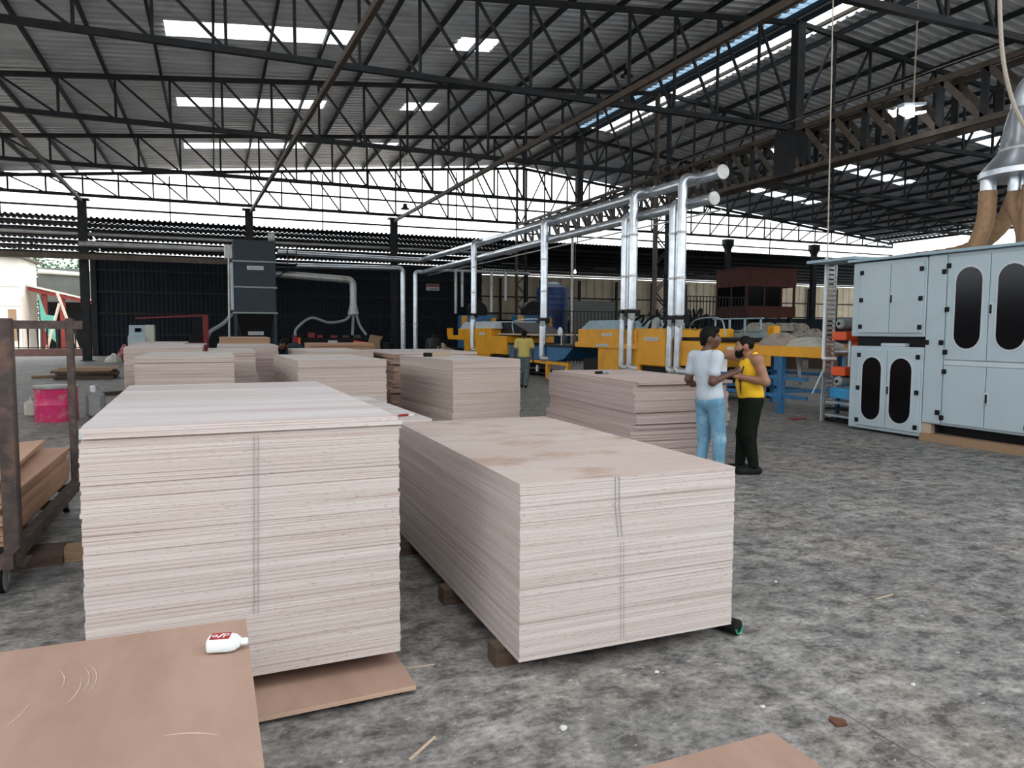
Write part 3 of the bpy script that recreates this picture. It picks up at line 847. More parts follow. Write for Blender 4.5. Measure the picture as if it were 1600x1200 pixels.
# ---- man in a white T-shirt, back to the camera, head turned right
wz = math.radians(-80)
W = thing('person', 'man in white T-shirt and light blue jeans, back turned, leaning at the ragged stack', 'person', (4.98, 6.50, 0), wz)
J = dict(hip=.90, sl=(-.215, -.035, 1.375), sr=(.140, -.05, 1.385), nk=(-.042, -.035, 1.42), hd=(-.015, .005, 1.575),
         el=(-.262, -.06, 1.12), wl=(-.375, .10, 1.075), er=(.135, -.115, 1.115), wr=(.174, .105, 1.19),
         hl=(-.085, 0, .87), kl=(-.10, .03, .48), al=(-.115, -.01, .09), hr=(.085, 0, .87), kr=(.115, .035, .48), ar=(.14, .0, .09), fl=.15, fr=-.2)
HY = math.radians(-44)
hp, T = head(J['hd'], HY, .97)
wb_ = blob('body', 'skin_dark', body(J) + hp + hand(J['er'], J['wr'], .95, (0, 0, -1), .35, -1) + hand(J['el'], J['wl'], .95, (0, 0, 1), .25, 1), W, .0062, .028)
up = [('e', (0, .0, .95), (.160, .128, .12)), ('e', (-.008, -.005, 1.08), (.148, .122, .16)), ('e', (-.032, -.030, 1.26), (.165, .124, .19)), ('c', (-.19, -.035, 1.368), (.115, -.048, 1.372), .070, .070)]
for a in 'lr':
    s0, e0 = V3(*J['s' + a]), V3(*J['e' + a]); up.append(('c', tuple(s0), tuple(s0 + (e0 - s0) * .62), .054, .062))
cutW = [('plane', (0, 0, .885), (0, .0, -1)), ('sub', (-.035, -.015, 1.50), (.082, .082, .072))]
blob('shirt', 'shirt_white', up, W, .007, .055, cutW)
lg_ = [('e', (0, 0, .90), (.156, .122, .13))]
for a in 'lr': lg_ += [('c', J['h' + a], J['k' + a], .096, .070), ('c', J['k' + a], tuple(V3(*J['a' + a]) + V3(0, 0, -.02)), .068, .060)]
blob('jeans', 'jeans', lg_, W, .008, .03, [('plane', (0, 0, .955), (0, 0, 1)), ('plane', (0, 0, .06), (0, 0, -1))])
hair = [('e', T(0, -.022, .035), (.086, .098, .098), HY), ('e', T(0, .04, .095), (.066, .055, .042), HY), ('e', T(0, -.07, -.03), (.062, .045, .07), HY)]
fn = np.array(T(0, 1, 0)) - np.array(T(0, 0, 0)); fn[2] = 0
blob('hair', 'hair_black', hair, W, .006, .02, [('sub', T(0, .075, -.035), (.080, .080, .088)), ('plane', T(0, 0, -.085), (0, 0, -1))])
blob('moustache', 'hair_black', [('c', T(-.028, .086, -.042), T(.0, .096, -.036), .006, .008), ('c', T(.0, .096, -.036), T(.028, .086, -.042), .008, .006)], W, .004, .01)
for q in (-1, 1):
    blob('eye', 'eye_white', [('e', T(q * .033, .073, .010), (.013, .011, .008))], W, .003, .005)
    blob('eyebrow', 'hair_black', [('c', T(q * .018, .090, .034), T(q * .052, .074, .034), .0055, .004)], W, .004, .005)
for a in 'lr':
    f = J['a' + a]; yaw = J['f' + a]; t = rotz((f[0], f[1] + .16, .04), yaw, f); hl = rotz((f[0], f[1] - .05, .045), yaw, f)
    blob('shoe', 'rubber', [('c', (hl[0], hl[1], .045), (t[0], t[1], .040), .046, .040)], W, .008, .02, [('plane', (0, 0, .001), (0, 0, -1))])
# ---- bearded man in a yellow tank top facing left
yz = math.radians(68)
Yl = thing('person', 'bearded man in yellow tank top and dark trousers, one arm stretched out', 'person', (5.765, 6.77, 0), yz)
J = dict(hip=.865, sl=(-.195, .0, 1.325), sr=(.195, .02, 1.345), nk=(0, .03, 1.36), hd=(.0, .095, 1.478), belly=.035,
         el=(-.255, -.075, 1.085), wl=(-.135, .135, 1.125), er=(.345, .20, 1.370), wr=(.485, .26, 1.365),
         hl=(-.085, 0, .84), kl=(-.09, .04, .46), al=(-.10, -.02, .09), hr=(.085, 0, .84), kr=(.095, .045, .46), ar=(.11, .07, .09), fl=.05, fr=-.15, lean=.0)
hp, T = head(J['hd'], math.radians(-10), .97, .05)
ar_ = [('c', J['sl'], J['el'], .060, .046), ('c', J['el'], J['wl'], .046, .030), ('c', J['sr'], J['er'], .060, .045), ('e', J['sl'], (.065, .068, .07)), ('e', J['sr'], (.065, .068, .07))]
blob('body', 'skin_mid', body(J) + ar_ + hp + hand(J['el'], J['wl'], .95, (.4, 0, -1), .5, 1) + hand(J['er'], J['wr'], .95, (0, 0, 1), .2, 1), Yl, .0062, .028)
up = [('e', (0, .0, .92), (.176, .145, .13)), ('e', (0, .028, 1.05), (.165, .150, .16)), ('e', (0, .01, 1.22), (.178, .132, .17)),
      ('c', (-.105, -.01, 1.29), (-.085, -.01, 1.385), .048, .034), ('c', (.105, .0, 1.29), (.085, .0, 1.385), .048, .034)]
blob('tank_top', 'tank_yellow', up, Yl, .008, .045, [('plane', (0, 0, .80), (0, 0, -1)), ('sub', (0, .06, 1.43), (.085, .12, .125)), ('sub', (-.235, .0, 1.30), (.075, .13, .16)), ('sub', (.235, .0, 1.30), (.075, .13, .16))])
MB().tube([(-.098, .126, 1.255), (-.082, .142, 1.19), (-.092, .156, 1.09), (-.105, .158, 1.00), (-.11, .150, .93)], [.006, .011, .008, .011, .005], 6).build('chest_print', 'ink', Yl, local=True, smooth=True)
for zz, rr_ in ((1.15, .020), (1.115, .024), (1.08, .015)):
    MB().lathe([(.001, -.004), (rr_, 0), (.001, .006)], (-.07, .168, zz), 'y', 8).build('chest_print', 'ink', Yl, local=True)
lg_ = [('e', (0, 0, .86), (.172, .140, .14))]
for a in 'lr': lg_ += [('c', J['h' + a], J['k' + a], .108, .082), ('c', J['k' + a], tuple(V3(*J['a' + a]) + V3(0, 0, .02)), .080, .058)]
blob('trousers', 'trousers_olive', lg_, Yl, .008, .035, [('plane', (0, 0, .90), (0, 0, 1))])
yw = math.radians(-10)
blob('hair', 'hair_black', [('e', T(0, -.016, .026), (.081, .098, .096), yw)], Yl, .006, .02, [('sub', T(0, .085, -.045), (.10, .088, .115)), ('plane', T(0, 0, -.03), (0, 0, -1))])
blob('beard', 'beard_black', [('e', T(0, .046, -.078), (.060, .058, .050), yw), ('e', T(0, .062, -.105), (.040, .036, .034), yw), ('c', T(-.062, .02, -.03), T(-.05, .05, -.075), .014, .018), ('c', T(.062, .02, -.03), T(.05, .05, -.075), .014, .018), ('c', T(-.03, .09, -.042), T(.03, .09, -.042), .008, .008)], Yl, .005, .015)
for q in (-1, 1):
    blob('eye', 'eye_white', [('e', T(q * .033, .073, .010), (.013, .011, .008))], Yl, .003, .005)
    blob('eyebrow', 'hair_black', [('c', T(q * .018, .092, .036), T(q * .052, .076, .036), .0055, .004)], Yl, .004, .005)
for a in 'lr':
    f = J['a' + a]; yaw = J['f' + a]; t = rotz((f[0], f[1] + .17, .04), yaw, f); hl = rotz((f[0], f[1] - .055, .045), yaw, f)
    blob('shoe', 'rubber', [('c', (hl[0], hl[1], .045), (t[0], t[1], .038), .048, .042)], Yl, .008, .02, [('plane', (0, 0, .001), (0, 0, -1))])

# paper sheet hanging from his outstretched hand
pw = rot((5.765, 6.77, 0), yz, .462, .215, 1.245)
pp = thing('paper_sheet', 'white paper sheet hanging from the bearded man\'s outstretched hand', 'paper', pw, math.radians(-38))
B(-.065, .065, -.001, .001, -.085, .085).build('sheet', 'paper', pp, local=True)

# ---- worker walking away by the yellow machines
G = thing('person', 'worker in mustard T-shirt and grey trousers walking away between the stacks', 'person', (8.24, 19.3, 0), math.radians(-24))
J = dict(hip=.88, sl=(-.19, 0, 1.36), sr=(.19, 0, 1.36), nk=(0, 0, 1.40), hd=(0, .02, 1.55), el=(-.255, .0, 1.09), wl=(-.265, .10, .86), er=(.255, -.02, 1.09), wr=(.26, .06, .85),
         hl=(-.08, 0, .85), kl=(-.085, .06, .47), al=(-.075, .09, .09), hr=(.08, 0, .85), kr=(.07, -.01, .47), ar=(.055, -.14, .10))
hp, T = head(J['hd'], 0, .95)
blob('body', 'skin_dark', body(J) + hp + hand(J['el'], J['wl'], .95, (1, 0, 0), .35, 1) + hand(J['er'], J['wr'], .95, (-1, 0, 0), .35, 1), G, .009, .03)
up = [('e', (0, 0, .93), (.178, .134, .12)), ('e', (0, 0, 1.06), (.165, .13, .16)), ('e', (0, .01, 1.24), (.188, .132, .19)), ('c', (-.155, 0, 1.35), (.155, 0, 1.35), .078, .078)]
for a in 'lr':
    s0, e0 = V3(*J['s' + a]), V3(*J['e' + a]); up.append(('c', tuple(s0), tuple(s0 + (e0 - s0) * .6), .070, .072))
blob('shirt', 'shirt_mustard', up, G, .011, .05, [('plane', (0, 0, .86), (0, 0, -1)), ('sub', (0, .02, 1.48), (.08, .08, .07))])
lg_ = [('e', (0, 0, .87), (.168, .128, .13))]
for a in 'lr': lg_ += [('c', J['h' + a], J['k' + a], .105, .085), ('c', J['k' + a], tuple(V3(*J['a' + a]) + V3(0, 0, -.01)), .083, .072)]
blob('trousers', 'trousers_grey', lg_, G, .011, .035, [('plane', (0, 0, .91), (0, 0, 1))])
blob('hair', 'hair_black', [('e', T(0, -.016, .03), (.084, .098, .098)), ('e', T(0, -.06, -.03), (.06, .045, .06))], G, .009, .02, [('sub', T(0, .085, -.045), (.10, .088, .105))])
for a in 'lr':
    f = J['a' + a]
    blob('shoe', 'rubber', [('c', (f[0], f[1] - .05, .045), (f[0], f[1] + .16, .04), .046, .042)], G, .011, .02, [('plane', (0, 0, .001), (0, 0, -1))])

# ---- two workers bent over beyond the stacks
def bent(label, loc, rz, shirt, legs, s=1.0):
    t = thing('person', label, 'person', loc, rz); t.scale = (1.2, 1.2, 1.2)
    J = dict(hip=.62, sl=(-.18, .40, .98), sr=(.18, .40, .98), nk=(0, .45, 1.02), hd=(0, .58, 1.06), el=(-.26, .52, .74), wl=(-.16, .70, .62), er=(.26, .52, .74), wr=(.16, .70, .62),
             hl=(-.09, 0, .60), kl=(-.16, .30, .46), al=(-.13, .05, .09), hr=(.09, 0, .60), kr=(.16, .30, .46), ar=(.13, .05, .09))
    hp, T = head(J['hd'], 0, .95, .3)
    P = [('e', (0, .02, .66), (.155, .14, .13)), ('c', (0, .05, .68), (0, .36, .92), .14, .15), ('c', J['sl'], J['sr'], .062, .062), ('c', J['nk'], J['hd'], .05, .05)]
    for a in 'lr':
        f = J['a' + a]
        P += [('c', J['s' + a], J['e' + a], .052, .041), ('c', J['e' + a], J['w' + a], .041, .028), ('c', J['h' + a], J['k' + a], .088, .058), ('c', J['k' + a], f, .056, .04), ('c', (f[0], f[1] - .04, .042), (f[0], f[1] + .15, .034), .036, .03)]
    blob('body', 'skin_dark', P + hp + hand(J['el'], J['wl'], .95, (0, 0, 1), .3, 1) + hand(J['er'], J['wr'], .95, (0, 0, 1), .3, 1), t, .011, .03)
    up = [('c', (0, .03, .68), (0, .36, .93), .165, .172), ('c', (-.15, .40, .98), (.15, .40, .98), .078, .078)]
    for a in 'lr':
        s0, e0 = V3(*J['s' + a]), V3(*J['e' + a]); up.append(('c', tuple(s0), tuple(s0 + (e0 - s0) * .6), .07, .07))
    blob('shirt', shirt, up, t, .013, .05)
    lg_ = [('e', (0, -.02, .62), (.172, .16, .14))]
    for a in 'lr': lg_ += [('c', J['h' + a], J['k' + a], .11, .085), ('c', J['k' + a], J['a' + a], .083, .068)]
    blob('trousers', legs, lg_, t, .013, .035)
    blob('hair', 'hair_black', [('e', T(0, -.016, .03), (.084, .098, .098))], t, .011, .02, [('sub', T(0, .085, -.045), (.10, .088, .105))])
    return t
bent('worker in dark blue shirt bending over beyond the middle row stacks', (2.28, 18.95, 0), math.radians(75), 'shirt_navy', 'trousers_olive')
bent('worker in charcoal shirt crouching left of the yellow machines', (9.0, 31.5, 0), math.radians(-20), 'shirt_charcoal', 'trousers_olive')

# ================================================================ grey wide belt sander on the right
SX = 10.02
sd = thing('wide_belt_sander', 'big pale grey sanding machine with black oval windows at right', 'machine', (11.2, 6.5, 0))
BB(SX + .02, 12.5, 7.95, 9.33, .04, 1.42, .012).build('lower_housing', 'machine_grey', sd)
BB(SX + .02, 12.5, 7.95, 9.33, 1.58, 2.80, .012).build('upper_housing', 'machine_grey', sd)
BB(SX + .05, 12.5, 2.6, 7.95, .26, 2.82, .012).build('main_housing', 'machine_grey', sd)
B(10.16, 12.3, 7.9, 9.30, 1.42, 1.58).build('feed_gap_shade', 'black_plastic', sd)  # black block in the open feed slot, stands for its shade
BB(10.06, 10.35, 8.3, 8.75, 1.42, 1.475, .01).build('feed_lip', 'machine_white', sd)
B(SX - .05, 12.6, 2.6, 9.40, 2.82, 2.86).build('top_edge', 'blue_hood', sd)
B(10.25, 12.2, 2.6, 7.8, .12, .26).build('plinth_gap_shade', 'black_plastic', sd)  # black filler for the dark under the raised housing, shade as solid colour
B(10.0, 10.22, 2.6, 7.93, .0, .115).build('timber_sill', 'timber', sd)
for y in (7.2, 6.0, 4.8):
    MB().lathe([(.03, 0), (.03, .02), (.012, .02), (.012, .14)], (10.3, y, .12), 'z', 10).build('levelling_foot', 'galvanised', sd)
BB(10.07, 10.18, 7.80, 7.96, .0, .26, .01).build('corner_leg', 'timber_pale', sd)
def pill(y0, y1, z0, z1, n=10):
    cy = (y0 + y1) / 2; r = (y1 - y0) / 2
    return [(cy + r * math.cos(t), z1 - r + r * math.sin(t)) for t in [math.pi * k / n for k in range(n + 1)]] + [(cy + r * math.cos(t), z0 + r + r * math.sin(t)) for t in [math.pi + math.pi * k / n for k in range(n + 1)]]
def door(y0, y1, z0, z1, hing, win=None, handle=None, xf=SX):
    d_ = BB(xf - .012, xf + .03, y0 + .006, y1 - .006, z0, z1, .006).build('door', 'machine_grey', sd)
    for hy, hz in hing: BB(xf - .03, xf - .011, hy - .036, hy + .036, hz - .036, hz + .036, .006).build('hinge', 'black_plastic', d_)
    if win:
        a, b_, c_, e_ = win
        MB().prism(pill(a - .03, b_ + .03, c_ - .03, e_ + .03), 'x', xf - .020, xf - .010).build('window_rim', 'machine_white', d_)
        MB().prism(pill(a, b_, c_, e_), 'x', xf - .026, xf - .012).build('window', 'black_glass', d_)
    if handle:
        hy, hz = handle
        BB(xf - .024, xf - .011, hy - .032, hy + .032, hz - .085, hz + .085, .006).build('handle_plate', 'machine_white', d_)
        BB(xf - .034, xf - .023, hy - .016, hy + .016, hz - .062, hz + .062, .005).build('handle', 'black_plastic', d_)
door(8.57, 9.16, 1.64, 2.74, [(9.12, 2.63), (9.12, 2.18), (9.12, 1.74)])
door(7.98, 8.57, 1.64, 2.74, [(8.01, 2.62), (8.01, 2.17), (8.01, 1.73)], None, (8.53, 2.18))
door(8.57, 9.16, .10, 1.36, [(9.12, 1.27), (9.12, .72), (9.12, .18)], (8.67, 9.03, .21, 1.24))
door(7.98, 8.57, .10, 1.36, [(8.01, 1.27), (8.01, .72), (8.01, .18)], (8.11, 8.49, .21, 1.24), (8.53, .72))
XM = SX + .03
door(6.97, 7.61, 1.25, 2.76, [(7.59, 2.63), (7.59, 1.99), (7.59, 1.36)], (7.07, 7.46, 1.42, 2.59), None, XM)
door(6.33, 6.97, 1.25, 2.76, [(6.36, 2.63), (6.36, 1.99), (6.36, 1.36)], (6.45, 6.84, 1.42, 2.59), (6.93, 1.98), XM)
door(6.96, 7.61, .30, 1.16, [(7.59, 1.07), (7.60, .38)], None, None, XM)
door(6.33, 6.96, .30, 1.16, [(6.36, 1.07), (6.36, .38)], None, (6.93, .72), XM)
door(4.6, 6.2, 1.25, 2.76, [(6.17, 2.5), (6.17, 1.5)], (5.2, 5.6, 1.42, 2.59), (4.7, 1.98), XM)
door(4.6, 6.2, .30, 1.16, [(6.17, 1.0), (6.17, .45)], None, (4.7, .72), XM)
st = BB(XM - .008, XM + .03, 7.63, 7.93, .28, 2.80, .006).build('side_strip', 'machine_grey', sd)
for hy, hz in ((7.66, 2.55), (7.90, 1.50), (7.66, 1.50), (7.67, .45)): BB(XM - .03, XM - .007, hy - .036, hy + .036, hz - .036, hz + .036, .006).build('hinge', 'black_plastic', st)
B(XM - .006, XM + .02, 6.33, 7.61, 1.17, 1.24).build('mid_rail', 'machine_white', sd)

# dust hood with hoses above the sander
hd = thing('dust_hood', 'galvanised cone hood with brown flexible hoses above the sander', 'duct hood', (11.5, 7.5, 2.86))
MB().lathe([(.62, 4.02), (.62, 4.10), (.36, 4.42), (.34, 4.62), (.26, 5.0), (.24, 5.05)], (11.5, 7.52, 0), 'z', 28).build('cone', 'galvanised', hd, smooth=True)
MB().lathe([(.37, 4.40), (.37, 4.44), (.34, 4.45)], (11.5, 7.52, 0), 'z', 28).build('seam_ring', 'galvanised_dull', hd, smooth=True)
for (hx, hy), pts in (((11.2, 7.88), [(11.2, 7.88, 3.85), (11.2, 7.90, 3.4), (11.22, 8.05, 3.0), (11.25, 8.12, 2.84)]), ((11.35, 7.55), [(11.35, 7.55, 3.85), (11.36, 7.58, 3.6), (11.4, 7.45, 3.2), (11.42, 7.42, 2.84)]),
                      ((11.25, 7.25), [(11.25, 7.25, 3.85), (11.25, 7.25, 3.4), (11.25, 7.25, 2.84)]), ((11.75, 7.8), [(11.75, 7.8, 3.85), (11.7, 8.0, 3.35), (11.6, 8.5, 3.0), (11.4, 9.3, 2.92), (11.3, 9.5, 2.9)])):
    C = bez(pts, 40); rs = [.125 + (.006 if k % 2 else 0) for k in range(len(C))]
    if hy == 7.55: rs = [q * .8 for q in rs]
    MB().lathe([(.11, 3.80), (.11, 4.04)], (hx, hy, 0), 'z', 16).build('spigot', 'galvanised', hd, smooth=True)
    MB().tube(C, rs, 14).build('hose', 'hose_brown', hd, smooth=True)
C = bez([(10.1, 7.2, 11.05), (10.15, 7.2, 8.0), (10.2, 7.15, 6.2), (10.35, 7.1, 5.2), (10.7, 7.0, 4.5), (11.1, 6.7, 4.1), (11.3, 7.05, 4.13)], 60)
MB().tube(C, .028, 8).single('cable_loop', 'pale brown cable looping down in front of the hood', 'cable', 'rope', None, True)

# vertical cable ladder with white conduit, and its rail to the sander
ct = thing('cable_ladder', 'upright perforated cable ladder with white conduit left of the sander', 'cable ladder', (10.62, 10.4, 0))
for s_ in (-.10, .10): B(10.55 + s_ - .012, 10.55 + s_ + .012, 10.28, 10.33, 0, 2.9).build('side_rail', 'galvanised_dull', ct)
z = .08
while z < 2.85:
    B(10.46, 10.64, 10.295, 10.315, z, z + .055).build('rung', 'galvanised_dull', ct); z += .085
B(10.0, 10.65, 9.30, 10.36, 2.88, 2.93).build('top_tray', 'blue_hood', ct)
TUBE([(10.38, 10.27, 1.15), (10.38, 10.27, 3.0)], .028, 10).build('conduit', 'white_plastic', ct, smooth=True)
TUBE([(10.38, 10.27, .0), (10.38, 10.27, .9)], .022, 10).build('lower_conduit', 'galvanised', ct, smooth=True)
TUBE([(10.38, 10.27, 1.2), (10.40, 10.25, 1.16), (10.62, 10.2, 1.16)], .03, 8).build('elbow', 'white_plastic', ct, smooth=True)
MB().bar((10.20, 10.33, .50), (10.37, 10.27, .92), .02, .24, (1, 1, 0)).build('guard_plate', 'machine_grey', ct)
TUBE([(10.40, 10.27, 3.0), (10.30, 10.27, 8.2)], .012, 8).single('hanging_rope', 'pale rope hanging from the roof down to the cable ladder', 'rope', 'rope', None, True)
# orange feed unit with motors
fu = thing('feed_unit', 'orange red feed unit with two grey motors beside the sander', 'machine', (10.95, 9.9, 0))
B(10.75, 11.3, 9.75, 10.0, .72, 1.68).build('frame', 'orange_red', fu)
BB(10.42, 11.0, 9.80, 10.12, 1.50, 1.66, .015).build('upper_block', 'orange_red', fu)
BB(10.42, 11.0, 9.80, 10.12, .86, 1.02, .015).build('lower_block', 'orange_red', fu)
TUBE([(10.62, 9.88, 1.03), (10.62, 9.88, 1.5)], .035, 12).build('spindle', 'galvanised', fu, smooth=True)
for z in (1.80, .76):
    mt_ = MB().lathe([(.0, 0), (.07, 0), (.095, .03), (.095, .26), (.06, .30), (.06, .34)], (10.40, 9.95, z), 'x', 18).build('motor', 'motor_grey', fu, smooth=True)
    MB().lathe([(.03, -.012), (.03, .0)], (10.40, 9.95, z), 'x', 12).build('fan_cap', 'black_plastic', mt_, smooth=True)
B(10.4, 11.3, 9.6, 10.1, .46, .64).build('blue_bracket', 'blue_bright', fu)
B(10.5, 11.6, 9.45, 10.3, .0, .06).build('foot', 'black_plastic', fu)
for i, z in enumerate((.12, .24, .36)): B(10.35, 11.2, 9.5, 10.15, z, z + .035).build('roller', 'black_plastic' if i % 2 else 'motor_grey', fu)
for y in (9.6, 10.1): B(10.55, 10.62, y - .03, y + .03, .06, .46).build('leg', 'blue_paint', fu)

# ================================================================ yellow production line
PXF = 10.6
# outfeed conveyor with yellow side beams on blue legs
cv = thing('roller_conveyor', 'conveyor with yellow side beams on blue legs behind the men', 'conveyor', (11.4, 12.2, 0))
for x in (PXF, 12.2):
    BB(x, x + .08, 10.42, 14.0, 1.15, 1.36, .01).build('side_beam', 'yellow_paint', cv)
for y in [10.6 + .28 * k for k in range(13)]:
    TUBE([(PXF + .08, y, 1.27), (12.2, y, 1.27)], .05, 10).build('roller', 'galvanised_dull', cv, smooth=True)
for x in (PXF + .04, 12.24):
    for y in (11.6, 13.6): B(x - .055, x + .055, y - .055, y + .055, 0, 1.15).build('leg', 'blue_paint', cv)
    for z in (.35, .72): B(x - .03, x + .03, 10.9, 13.9, z - .035, z + .035).build('long_rail', 'blue_paint', cv)
for y in (11.6, 13.6): B(PXF, 12.3, y - .03, y + .03, .40, .47).build('cross_rail', 'blue_paint', cv)
B(10.585, 10.60, 12.95, 13.25, 1.24, 1.31).build('name_plate', 'label_white', cv)
MB().bar((10.75, 11.2, .62), (10.9, 11.45, 1.15), .06, .06).build('strut', 'galvanised', cv)
# sheet heaps on the conveyor
def heap(name, label, mat, cx, cy, z0, rx, ry, h, seed, cat='cloth', group=None):
    rr = random.Random(seed); n, m_ = 26, 10; rings = []
    ph = [rr.uniform(0, 6) for _ in range(6)]
    for i in range(m_ + 1):
        a = (i / m_) * math.pi / 2; ring = []
        for j in range(n):
            t = 2 * math.pi * j / n
            w = 1 + .10 * math.sin(3 * t + ph[0]) + .07 * math.sin(5 * t + ph[1] + i * .4) + .04 * math.sin(9 * t + ph[2])
            r = math.cos(a) ** .7 * w
            zz = h * math.sin(a) * (1 + .16 * math.sin(2 * t + ph[3]) + .10 * math.sin(6 * t + ph[4]))
            ring.append((cx + rx * r * math.cos(t), cy + ry * r * math.sin(t), z0 + max(0, zz)))
        rings.append(ring)
    return MB().loft(rings).single(name, label, cat, mat, group, True)
heap('cloth_heap', 'brown crumpled cloth heap on the yellow conveyor', 'cloth_tan', 11.3, 12.35, 1.325, .4, .45, .25, 3)
heap('cloth_heap', 'pale crumpled cloth heap on the yellow conveyor near the ladder', 'cloth_pale', 11.2, 11.35, 1.325, .4, .62, .19, 5)

def plate(t, y0, y1, z0, z1, x=PXF):
    p_ = B(x - .022, x - .002, y0, y1, z0, z1).build('name_plate', 'label_white', t)
    k = y0 + .05
    while k < y1 - .06:
        B(x - .025, x - .021, k, k + .03, (z0 + z1) / 2 - .02, (z0 + z1) / 2 + .02).build('mark', 'motor_grey', p_); k += .05
# first yellow machine (behind the white-shirted man)
y2 = thing('calibrating_sander', 'large yellow machine with blue-grey hood behind the ragged stack', 'machine', (11.5, 17.5, 0))
BB(PXF, 12.6, 16.92, 20.5, 1.16, 1.70, .02).build('upper_body', 'yellow_paint', y2)
BB(PXF - .05, 12.65, 16.92, 20.62, 1.14, 1.30, .015).build('lower_lip', 'yellow_paint', y2)
BB(PXF + .02, 12.6, 16.92, 19.25, .28, 1.16, .02).build('lower_body', 'yellow_paint', y2)
MB().prism([(20.42, 1.70), (19.85, 1.96), (17.3, 1.96), (16.95, 1.70)], 'x', PXF + .05, 12.5).build('hood', 'blue_hood', y2)
BB(PXF - .06, 12.7, 15.62, 16.92, .74, 1.72, .03).build('side_cabinet', 'yellow_paint', y2)
BB(PXF, 12.6, 14.05, 15.3, .80, 1.42, .02).build('infeed_box', 'yellow_paint', y2)
BB(PXF + .1, 12.5, 13.9, 15.62, 1.42, 1.50, .01).build('infeed_deck', 'black_plastic', y2)
B(PXF + .1, 12.4, 14.2, 20.3, .18, .80).build('underframe', 'black_plastic', y2)
for y in (14.4, 16.9, 20.0):
    for x in (PXF + .15, 12.3): B(x - .08, x + .08, y - .08, y + .08, 0, .3).build('foot', 'blue_paint', y2)
plate(y2, 18.35, 18.95, 1.50, 1.58); plate(y2, 18.5, 19.2, 1.19, 1.27, PXF - .05); plate(y2, 15.9, 16.55, 1.40, 1.49, PXF - .06)
for y in (17.05, 17.25, 17.45):
    MB().prism([(y - .07, 1.35), (y + .07, 1.35), (y + .06, 1.66), (y, 1.74), (y - .06, 1.66)], 'x', PXF - .03, PXF + .02).build('rib', 'yellow_paint', y2)
TUBE(bez([(11.2, 15.6, 1.72), (11.2, 15.2, 1.95), (11.2, 14.3, 1.95), (11.2, 14.1, 1.55)], 16), .018, 8).build('guard_rail', 'blue_hood', y2, smooth=True)
for i in range(14):
    y = R.uniform(15.4, 18.2); x = R.uniform(10.8, 11.8)
    MB().tube(bez([(x, y, 1.72), (x + R.uniform(-.2, .2), y + R.uniform(-.3, .3), 2.05 + R.uniform(0, .2)), (x + R.uniform(-.3, .3), y + R.uniform(-.5, .5), 1.75)], 10), .035, 6).build('air_hose', 'black_plastic', y2, smooth=True)
for y in (15.8, 16.6, 17.3): MB().lathe([(.0, 0), (.11, 0), (.11, .25), (.07, .3), (.0, .3)], (10.9, y, 1.72), 'z', 14).build('gearbox', 'motor_grey', y2, smooth=True)
# green framed control stand between
gc = thing('control_stand', 'pale green control stand behind the head of the man in white', 'control stand', (12.6, 16.2, 0))
B(12.7, 13.6, 14.6, 16.6, 1.35, 1.62).build('rail_box', 'blue_hood', gc)
for y in (14.7, 15.3, 15.9, 16.5): B(12.74, 12.78, y - .02, y + .02, 0, 2.0).build('post', 'blue_hood', gc)
for z in (1.65, 1.97): B(12.74, 12.78, 14.6, 16.6, z, z + .035).build('rail', 'blue_hood', gc)
BB(12.75, 12.95, 14.2, 14.45, 1.36, 1.8, .02).build('yellow_cover', 'yellow_paint', gc)
B(12.76, 12.94, 14.22, 14.43, 0, 1.36).build('pedestal', 'black_plastic', gc)
# blue trough tables
bt2 = thing('blue_trough', 'long blue trough table on a yellow frame behind the mustard shirted worker', 'table', (11.5, 23.4, 0))
MB().prism([(20.9, 1.12), (26.4, 1.12), (26.4, .62), (22.2, .62), (21.6, .72)], 'x', PXF + .05, 12.4).build('trough', 'blue_paint', bt2)
B(PXF, 12.4, 20.8, 26.5, 1.10, 1.17).build('rim', 'black_plastic', bt2)
B(PXF + .02, PXF + .12, 21.2, 26.4, .50, .60).build('frame_rail', 'yellow_paint', bt2)
for y in (21.3, 22.9, 24.8, 26.2): B(PXF + .02, PXF + .14, y - .06, y + .06, 0, .50).build('leg', 'yellow_paint', bt2)
B(10.8, 12.2, 21.5, 26.2, .10, .16).build('shelf', 'black_plastic', bt2)
for y in (22.0, 23.4, 24.4, 25.6): MB().lathe([(.05, .16), (.05, .34), (.02, .4)], (10.95, y, 0), 'z', 10).build('shelf_item', 'white_plastic', bt2, smooth=True)
for y in (21.6, 22.4, 24.2, 25.5): MB().tube([(11.0, y, 1.17), (11.05, y, 1.5), (11.2, y + .3, 1.52)], .04, 8).build('pipe', 'steel_brown', bt2, smooth=True)
gm = MB().lathe([(.0, -.03), (.13, -.03), (.15, 0), (.13, .03), (.0, .03)], (10.75, 22.1, 1.62), 'x', 20).build('gauge', 'white_plastic', bt2, smooth=True)
TUBE([(10.8, 22.1, 1.17), (10.8, 22.1, 1.5)], .02, 8).build('gauge_stem', 'galvanised', bt2)
